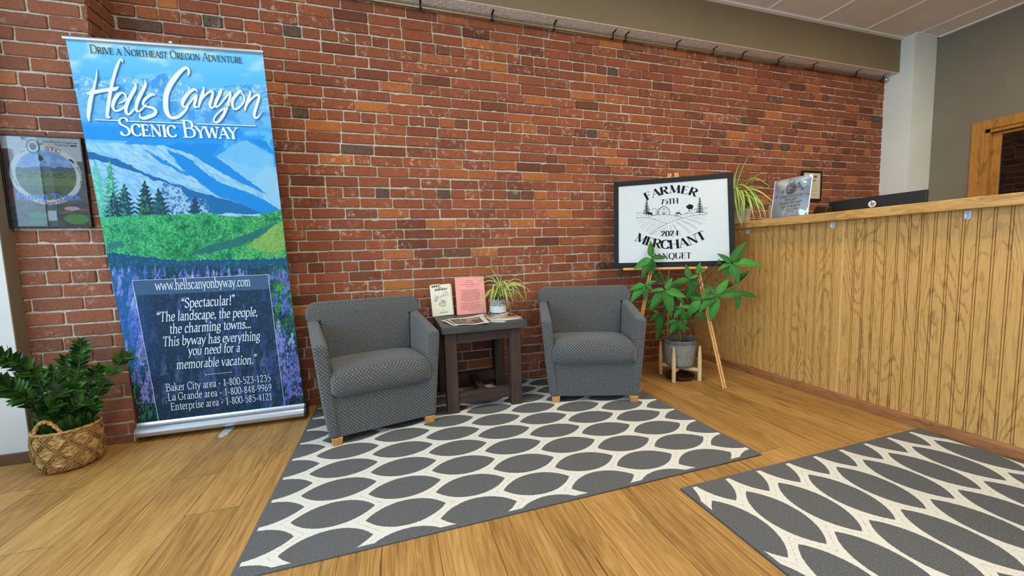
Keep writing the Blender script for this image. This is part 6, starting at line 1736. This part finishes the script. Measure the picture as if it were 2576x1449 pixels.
def pink_deco(t, at):
    d = Flat(lambda a, b: at(a, b, 0.0006)); r = random.Random(9)
    def row(y, x0, x1, h=0.0036):
        x = x0
        while x < x1-0.002:
            l = min(r.uniform(0.004, 0.014), x1-x)
            d.stroke([(x, y+r.uniform(-.0004, .0004)), (x+l*0.5, y+0.0003), (x+l, y+r.uniform(-.0004, .0004))], h*r.uniform(0.5, 0.85), False); x += l+0.0022
    for y, x0, x1 in ((0.252, -0.020, 0.020), (0.237, -0.034, 0.030), (0.222, -0.074, 0.072), (0.208, -0.026, 0.026)): row(y, x0, x1)
    d.build('text_heading', M_INKP, t); d = Flat(lambda a, b: at(a, b, 0.0006))
    y = 0.180
    for k_ in range(10):
        ins = (0.004, 0.014, 0.002, 0.003, 0.006, 0.004, 0.012, 0.003, 0.010, 0.034)[k_]; row(y, -0.080+ins, 0.078-ins); y -= 0.0092
    d.build('text_block', M_INKP, t); d = Flat(lambda a, b: at(a, b, 0.0006))
    y -= 0.004
    for k_ in range(6): row(y, -0.080+(0.0, 0.008, 0.004, 0.0, 0.002, 0.008)[k_], 0.078-(0.004, 0.03, 0.012, 0.002, 0.004, 0.012)[k_]); y -= 0.0092
    row(y-0.002, -0.026, 0.026, 0.0044)
    d.build('text_block', M_INKP, t)
leaning_sheet('notice_sheet', 'pink printed notice propped on the side table between booklet and spider plant', 'notice', M_PINKP, 0.548, 0.222, 0.279, 2.812, TZ+0.0015, 0.055, 0.0, 0.0015, deco=pink_deco)
# newspaper, gently wavy
def newspaper():
    t = thing('newspaper', 'folded newspaper lying open on the left front of the side table', 'newspaper', (0.42, 2.52, TZ))
    q = [Vector((0.290, 2.585, 0)), Vector((0.345, 2.375, 0)), Vector((0.560, 2.330, 0)), Vector((0.590, 2.640, 0))]
    def P(u, v, off=0.0):
        p = q[0]*(1-u)*(1-v)+q[1]*(1-u)*v+q[2]*u*v+q[3]*u*(1-v)
        z = TZ+0.0025+0.005*math.sin(u*4.2+0.6)**2+0.010*(1-v)*u**3+0.003*math.sin(v*5+u*3)
        return Vector((p.x, p.y, max(z, TZ+0.0015)+off))
    b = MB()
    g0 = [[P(i/24, j/16, 0) for i in range(25)] for j in range(17)]; g1 = [[P(i/24, j/16, 0.0035) for i in range(25)] for j in range(17)]
    r0 = b.grid(g0); r1 = b.grid(g1)
    for a, c in ((r0[0], r1[0]), (r0[-1], r1[-1])):
        for i in range(24): b.bm.faces.new((a[i], a[i+1], c[i+1], c[i]))
    for i in (0, -1):
        for j in range(16): b.bm.faces.new((r0[j][i], r0[j+1][i], r1[j+1][i], r1[j][i]))
    b.build('pages', M_NEWS, t, smooth=False)
    d = Flat(lambda u, v: tuple(P(u, v, 0.0042)))
    def patch(u0, u1, v0, v1, n=14):
        for j in range(6):
            va, vb = v0+(v1-v0)*j/6, v0+(v1-v0)*(j+1)/6
            d.quadstrip([(u0+(u1-u0)*k/n, va) for k in range(n+1)], [(u0+(u1-u0)*k/n, vb) for k in range(n+1)])
    patch(0.14, 0.88, 0.20, 0.90); patch(0.05, 0.10, 0.1, 0.88)
    d.build('photo_print', plain('photo_ink', (84, 74, 72), 0.6, 0, 0.5, 26), t)
    d = Flat(lambda u, v: tuple(P(u, v, 0.0047)))
    r = random.Random(5); x = 0.5
    while x < 0.82: d.quadstrip([(x, 0.30), (x+0.03, 0.30)], [(x, 0.38), (x+0.03, 0.38)]); x += 0.045
    x = 0.2
    for k_ in range(5):
        d.quadstrip([(0.2, 0.30+k_*0.10), (0.42, 0.30+k_*0.10)], [(0.2, 0.325+k_*0.10), (0.42, 0.325+k_*0.10)])
    d.build('headline_print', M_NEWS, t)
    d = Flat(lambda u, v: tuple(P(u, v, 0.0047)))
    d.poly([(0.42, 0.80), (0.44, 0.52), (0.55, 0.36), (0.62, 0.44), (0.62, 0.62), (0.68, 0.80)]); d.build('figure_print', plain('tan_ink', (160, 118, 96), 0.6, 0, 0.3, 60), t)
newspaper()
def magazine(x, y, rz, w, h, z, label, art, seed):
    t = thing('magazine', label, 'magazine', (x, y, z), rz, 'magazines on the right of the side table')
    b = MB(); b.box(-w/2, w/2, -h/2, h/2, 0.0, 0.0036, 0.0006, 1); b.build('pages', plain('white_page_edge_%d' % seed, (222, 220, 212), 0.6, 0, 0.04), t, inv=False)
    nu, nv = 60, 44
    s, q = np.meshgrid(np.linspace(0, 1, nu), np.linspace(0, 1, nv))
    Vv = np.stack([(-w/2+0.001)+(w-0.002)*s, (-h/2+0.001)+(h-0.002)*q, np.full_like(s, 0.0038)], -1)
    n1 = vnoise(s*5, q*4, seed, 3); n2 = vnoise(s*14, q*9, seed+3, 3)
    C = np.zeros(s.shape+(3,)); C[...] = art[0]
    for k, c in enumerate(art[1:]):
        mk = (vnoise(s*4+k*7, q*3, seed+k*5, 3) > 0.53).astype(float)[..., None]; C = C*(1-mk)+np.array(c, float)*mk
    C = C*(0.75+0.5*n2)[..., None]
    idx = np.arange(nu*nv).reshape(nv, nu); F = np.stack([idx[:-1, :-1], idx[:-1, 1:], idx[1:, 1:], idx[1:, :-1]], -1).reshape(-1, 4)
    np_mesh('cover', Vv.reshape(-1, 3), F, m_print('magazine_print_%d' % seed, 0.25, 0.5), t, False, {'ink': srgb_lin(C).reshape(-1, 3)}, inv=False) if False else None
    me = np_mesh('cover', Vv.reshape(-1, 3), F, m_print('magazine_print_%d' % seed, 0.25, 0.5), None, False, {'ink': srgb_lin(C).reshape(-1, 3)})
    me.parent = t
    return t
magazine(0.700, 2.565, 0.06, 0.205, 0.275, TZ+0.0002, 'pale edged magazine at the bottom of the stack on the side table', [(200, 196, 186), (150, 130, 110)], 31)
magazine(0.708, 2.572, -0.06, 0.205, 0.275, TZ+0.0042, 'magazine with brown and grey cover in the middle of the side table stack', [(120, 104, 92), (196, 186, 176), (90, 84, 86)], 47)
magazine(0.704, 2.580, 0.10, 0.200, 0.270, TZ+0.0082, 'magazine with orange and white food cover on top of the side table stack', [(170, 150, 130), (206, 128, 60), (226, 216, 206), (96, 70, 56), (150, 150, 60)], 63)
def brochure(x, y, rz, label, c1):
    t = thing('brochure', label, 'brochure', (x, y, TZ+0.0002), rz)
    b = MB(); b.hexa([(-0.055, -0.010, 0), (0.055, -0.012, 0), (0.055, 0.012, 0), (-0.055, 0.010, 0), (-0.055, -0.010, 0.004), (0.055, -0.012, 0.004), (0.055, 0.012, 0.004), (-0.055, 0.010, 0.004)], 0.0006, 1)
    b.build('folded_paper', plain('brochure_white', (226, 232, 240), 0.3), t, inv=False)
    b = MB(); b.box(-0.052, 0.052, -0.004, 0.004, 0.004, 0.0046); b.build('printed_stripe', plain('brochure_blue' if c1 else 'brochure_brown', (70, 110, 150) if c1 else (120, 92, 74), 0.3), t, inv=False)
brochure(0.604, 2.415, -0.62, 'narrow white and blue brochure lying between newspaper and magazines', 1)
brochure(0.632, 2.400, -0.60, 'narrow white and brown brochure at the front edge of the side table', 0)

# ================================================================== THINGS ON AND BEHIND THE COUNTER
def acrylic_sign():
    ya, yb, z0, h = 2.118, 1.862, 1.2005, 0.262; X0 = 2.625; tl = 0.035
    t = thing('acrylic_sign_holder', 'clear acrylic holder with a save the date notice on the counter edge', 'sign holder', (X0+0.03, (ya+yb)/2, 1.2))
    W = ya-yb
    def at(u, v, off=0.0): return Vector((X0+tl*v/h-off, ya-u, z0+v))
    b = MB(); q = [at(0, 0.002, 0.001), at(W, 0.002, 0.001), at(W, h, 0.001), at(0, h, 0.001)]
    b.hexa([p+Vector((0.003, 0, 0)) for p in q]+q, 0)
    b.build('acrylic_back', m_glass('acrylic_back', (0.97, 0.98, 1), 0.0), t)
    b = MB(); b.box(X0-0.008, X0+0.075, yb, ya, 1.2002, 1.2032, 0.001); b.build('acrylic_foot', m_glass('acrylic_foot', (0.9, 0.93, 0.96), 0.02), t)
    # pale photo print and its white text panel
    nu, nv = 70, 70; s, q_ = np.meshgrid(np.linspace(0.01, 0.99, nu), np.linspace(0.012, 0.99, nv))
    V = np.stack([X0+tl*q_-0.0022, ya-W*s, z0+h*q_], -1)
    n1 = vnoise(s*5, q_*5, 8, 4); n2 = vnoise(s*12, q_*12, 9, 3)
    C = np.zeros(s.shape+(3,)); C[...] = (196, 212, 224); m1 = np.clip((n1-0.42)*5, 0, 1)[..., None]; C = C*(1-m1)+np.array((234, 238, 228))*m1
    m2 = (np.clip((n2-0.6)*6, 0, 1)*(q_ > 0.5))[..., None]; C = C*(1-m2)+np.array((110, 128, 120))*m2
    pn = ((s > 0.10) & (s < 0.88) & (q_ > 0.12) & (q_ < 0.66))[..., None].astype(float)*0.75; C = C*(1-pn)+np.array((222, 226, 220))*pn
    idx = np.arange(nu*nv).reshape(nv, nu); F = np.stack([idx[:-1, :-1], idx[:-1, 1:], idx[1:, 1:], idx[1:, :-1]], -1).reshape(-1, 4)
    np_mesh('notice_print', V.reshape(-1, 3), F, m_print('notice_print', 0.4), t, False, {'ink': srgb_lin(C).reshape(-1, 3)})
    d = Flat(lambda u, v: at(u, v, 0.0028))
    sans = dict(serif=0, ang=0)
    def ln(tx, y, cap, w_, th=10): d.line(tx, (W*0.5-w_/2+0.002, y), (W*0.5+w_/2+0.002, y), cap, th, th, **sans)
    ln('FARMER MERCHANT', 0.135, 0.015, 0.172); ln('BANQUET', 0.112, 0.015, 0.085); ln('“COUNTRY AT HEART”', 0.090, 0.0125, 0.165, 13); ln('SAVE THE DATE', 0.066, 0.013, 0.135, 12)
    ln('October 5, 2024', 0.047, 0.0105, 0.110); ln('5:30 PM', 0.030, 0.0105, 0.055)
    c = (W*0.47, 0.193)
    d.disc(c, 0.036, 28); d.ring(c, 0.039, 0.0415, 40); d.build('notice_lettering', plain('grey_ink', (74, 84, 92), 0.5), t)
    d = Flat(lambda u, v: at(u, v, 0.0032))
    d.path('MERCHANT', [(c[0]-0.024, c[1]-0.012), (c[0], c[1]-0.027), (c[0]+0.024, c[1]-0.012)], 0.007, 12, 6, serif=0); d.path('FARMER', [(c[0]-0.022, c[1]+0.014), (c[0], c[1]+0.023), (c[0]+0.022, c[1]+0.014)], 0.007, 12, 6, serif=0)
    d.stroke([(c[0]-0.025, c[1]-0.004), (c[0], c[1]+0.003), (c[0]+0.025, c[1]-0.003)], 0.002); d.poly([(c[0]-0.009, c[1]-0.001), (c[0]+0.003, c[1]-0.001), (c[0]+0.003, c[1]+0.008), (c[0]-0.003, c[1]+0.013), (c[0]-0.009, c[1]+0.008)])
    d.build('emblem_print', plain('pale_grey_ink', (200, 206, 206), 0.5), t)
    # wavy front sheet
    gm = m_glass('acrylic_front', (0.98, 0.99, 1.0), 0.26)
    nt = gm.node_tree; nz = nt.nodes.new('ShaderNodeTexNoise'); nz.inputs['Scale'].default_value = 9; nz.inputs['Detail'].default_value = 1
    bp = nt.nodes.new('ShaderNodeBump'); bp.inputs['Strength'].default_value = 0.5; bp.inputs['Distance'].default_value = 0.02
    tc = nt.nodes.new('ShaderNodeTexCoord'); nt.links.new(tc.outputs['Object'], nz.inputs['Vector']); nt.links.new(nz.outputs[0], bp.inputs['Height'])
    for nd in nt.nodes:
        if nd.type == 'BSDF_GLOSSY': nt.links.new(bp.outputs[0], nd.inputs['Normal'])
    b = MB(); b.grid([[at(W*i/20, 0.002+(h-0.002)*j/12, 0.004+0.026*(1-(2*i/20-1)**2)*(0.8+0.3*math.sin(j*0.7))) for i in range(21)] for j in range(13)]); b.build('acrylic_front', gm, t, smooth=True)
    b = MB()
    for u in (0.0, W):
        b.bar(at(u, 0.002, 0.003), at(u, h, 0.003), 0.004, 0.006, up=(1, 0, 0))
    b.bar(at(0, h, 0.003), at(W, h, 0.003), 0.006, 0.004, up=(0, 0, 1)); b.build('acrylic_edge', plain('bright_acrylic_edge', (222, 232, 240), 0.15), t)
acrylic_sign()
def monitor():
    X0 = 3.0; y1, y0 = 1.985, 1.456; zt = 1.304; zb = 0.985
    t = thing('computer_monitor', 'black flat monitor with a round white logo behind the counter', 'monitor', (X0, (y0+y1)/2, 0.75))
    b = MB(); b.hexa([(X0, y0, zb), (X0+0.02, y0, zb), (X0+0.02, y1, zb), (X0, y1, zb), (X0, y0, zt), (X0+0.02, y0, zt), (X0+0.02, y1, zt), (X0, y1, zt)], 0.003)
    b.hexa([(X0-0.022, y0+0.07, zb+0.05), (X0+0.002, y0+0.02, zb+0.02), (X0+0.002, y1-0.02, zb+0.02), (X0-0.022, y1-0.07, zb+0.05), (X0-0.022, y0+0.07, zt-0.13), (X0+0.002, y0+0.02, zt-0.09), (X0+0.002, y1-0.02, zt-0.09), (X0-0.022, y1-0.07, zt-0.13)], 0.004)
    b.build('screen_housing', plain('matte_black_plastic', (30, 32, 36), 0.45), t)
    b = MB(); b.box(X0-0.002, X0+0.004, (y0+y1)/2-0.035, (y0+y1)/2+0.035, 0.757, zb+0.05, 0.003); b.build('stand_neck', M_BLACK, t)
    b = MB(); b.box(X0-0.09, X0+0.11, (y0+y1)/2-0.12, (y0+y1)/2+0.12, 0.7505, 0.762, 0.004); b.build('stand_base', M_BLACK, t)
    c = atX(2194, 513, X0); cy_, cz = c.y, c.z
    f = lambda u, v: (X0-0.0006, cy_-u, cz+v)
    d = Flat(f); d.disc((0, 0), 0.0215, 32); d.build('logo_disc', plain('silver_white', (228, 232, 232), 0.4), t)
    d = Flat(lambda u, v: (X0-0.0010, cy_-u, cz+v)); k = 0.30
    for pts in ([(-0.006, -0.010), (0.001, 0.0185)], [(-0.0085, -0.0095), (-0.0065, -0.002)], [(0.003, -0.0185), (0.010, 0.0085)]): pass
    d.stroke([(-0.0095, -0.0090), (-0.0025, 0.0190)], 0.0036, False); d.stroke([(-0.0055, 0.0070), (-0.0015, 0.0078), (0.0000, 0.0060), (-0.0035, -0.0090)], 0.0034, False)
    d.stroke([(0.0000, -0.0190), (0.0070, 0.0080)], 0.0036, False); d.stroke([(0.0070, 0.0078), (0.0112, 0.0076), (0.0124, 0.0058), (0.0094, -0.0072), (0.0074, -0.0086), (0.0034, -0.0086)], 0.0034, False)
    d.build('logo_letters', M_BLACK, t)
b = MB(); b.box(XC+0.10, 3.55, -1.5, 2.35, 0.71, 0.75, 0.003); b.box(3.49, 3.53, -1.5, -1.45, 0, 0.71); b.box(3.49, 3.53, 2.30, 2.35, 0, 0.71)
b.build('desk_surface', M_OAKY, ct)
monitor()
def certificate():
    P = [atY(x, y, 2.885) for x, y in ((2022, 503), (2064, 507), (2064, 430), (2016, 428))]
    x0, x1, z0, z1 = 3.958, 4.232, 1.450, 1.748; Y0 = 2.872
    t = thing('framed_certificate', 'small black framed certificate on the brick wall behind the counter', 'certificate', ((x0+x1)/2, Y0, z0))
    q = [(x0+.022, Y0, z0+.022), (x1-.022, Y0, z0+.022), (x1-.022, Y0, z1-.022), (x0+.022, Y0, z1-.022)]
    b = MB(); b.box(x0+.02, x1-.02, Y0+0.002, Y0+0.018, z0+.02, z1-.02); b.build('paper', plain('aged_paper', (206, 192, 166), 0.6), t)
    b = MB(); frame_bars(b, q, 0.022, 0.018, Vector((0, 1, 0))); b.build('frame', M_BLKFRAME, t)
    d = Flat(lambda u, v: (x0+u, Y0+0.0012, z1-v))
    d.line('State of Oregon', (0.075, 0.062), (0.205, 0.066), -0.024, 16, 5, ang=40); d.line('Certificate', (0.095, 0.100), (0.185, 0.103), -0.020, 15, 5, ang=40)
    for v, u0, u1 in ((0.125, 0.085, 0.195), (0.150, 0.1, 0.2), (0.175, 0.07, 0.21), (0.20, 0.09, 0.2), (0.235, 0.12, 0.19)): d.stroke([(u0, v), (u1, v)], 0.0016, False)
    d.build('certificate_print', M_INKD, t)
certificate()
tb = thing('cardboard_box', 'small tan box behind the acrylic sign on the counter', 'box', (2.80, 2.19, 1.2))
b = MB(); b.box(2.74, 2.86, 2.13, 2.235, 1.2003, 1.312, 0.002); b.build('carton', plain('kraft_card', (186, 150, 112), 0.8), tb)
tb = thing('storage_box', 'black box standing behind the spider plant on the counter', 'box', (2.95, 2.27, 1.2))
b = MB(); b.box(2.90, 3.02, 2.235, 2.310, 1.2003, 1.352, 0.003); b.build('case', M_BLACK, tb)
tb = thing('desk_ornament', 'small dark brown ornament on the counter between acrylic sign and monitor', 'ornament', (2.92, 1.965, 1.2))
b = MB(); b.hexa([(2.88, 1.93, 1.2003), (2.95, 1.93, 1.2003), (2.95, 2.02, 1.2003), (2.88, 2.02, 1.2003), (2.89, 1.92, 1.262), (2.94, 1.92, 1.262), (2.94, 2.0, 1.275), (2.89, 2.0, 1.275)], 0.006); b.build('block', plain('dark_walnut', (50, 30, 18), 0.5), tb)
# framed picture behind the door glass; its white print stands in for a glow
pf = thing('framed_picture', 'small framed picture with a white patch standing in for a glow behind the glazed door', 'picture', (6.97, 2.9, 1.3))
p0, p1 = atX(2484, 488, 6.97), atX(2500, 452, 6.97)
b = MB(); q = [Vector((6.985, p0.y, 1.28)), Vector((6.985, p1.y, 1.28)), Vector((6.985, p1.y, p1.z)), Vector((6.985, p0.y, p1.z))]
b.hexa([q[0], q[1], q[2], q[3]]+[v-Vector((0.012, 0, 0)) for v in q], 0); b.build('print', plain('white_glow_print', (226, 230, 226), 0.5), pf)
b = MB(); frame_bars(b, [v-Vector((0.002, 0, 0)) for v in q], 0.03, 0.02, Vector((-1, 0, 0))); b.build('frame', M_BLKFRAME, pf)

# ================================================================== CONDUIT ALONG THE BEAM
cd = thing('electrical_conduit', 'thin tan conduit strapped under the plaster beam along the brick wall top', 'conduit', (2.0, 2.862, 2.72))
z_a, z_b = 2.728, 2.722
b = MB(); b.tube([(XP+0.003, 2.862, z_a), (1.8, 2.862, z_a-0.004), (5.10, 2.862, z_b)], 0.0105, 10); b.build('pipe', M_BRASS, cd, smooth=True)
for px, py in ((1057, 22), (1237, 50), (1393, 75), (1540, 97), (1572, 102), (1700, 122), (1792, 138), (1865, 148), (1955, 162), (2042, 176), (2150, 191), (2217, 201)):
    x = atY(px, py, 2.862).x
    b = MB(); w_ = 0.006
    pts = [(2.800, 2.7525), (2.848, 2.7525), (2.8495, 2.728), (2.851, 2.716), (2.862, 2.7095), (2.873, 2.715), (2.874, 2.728), (2.878, 2.728), (2.877, 2.712), (2.862, 2.7055), (2.847, 2.713), (2.8455, 2.728), (2.845, 2.7505), (2.800, 2.7505)]
    b.slab([(x-w_, y, z) for y, z in pts], (2*w_, 0, 0)); b.build('strap', M_BLACK, cd)
b = MB(); b.tube([(5.08, 2.862, z_b), (5.12, 2.862, z_b)], 0.022, 12); b.build('coupling', M_STEEL, cd, smooth=True)
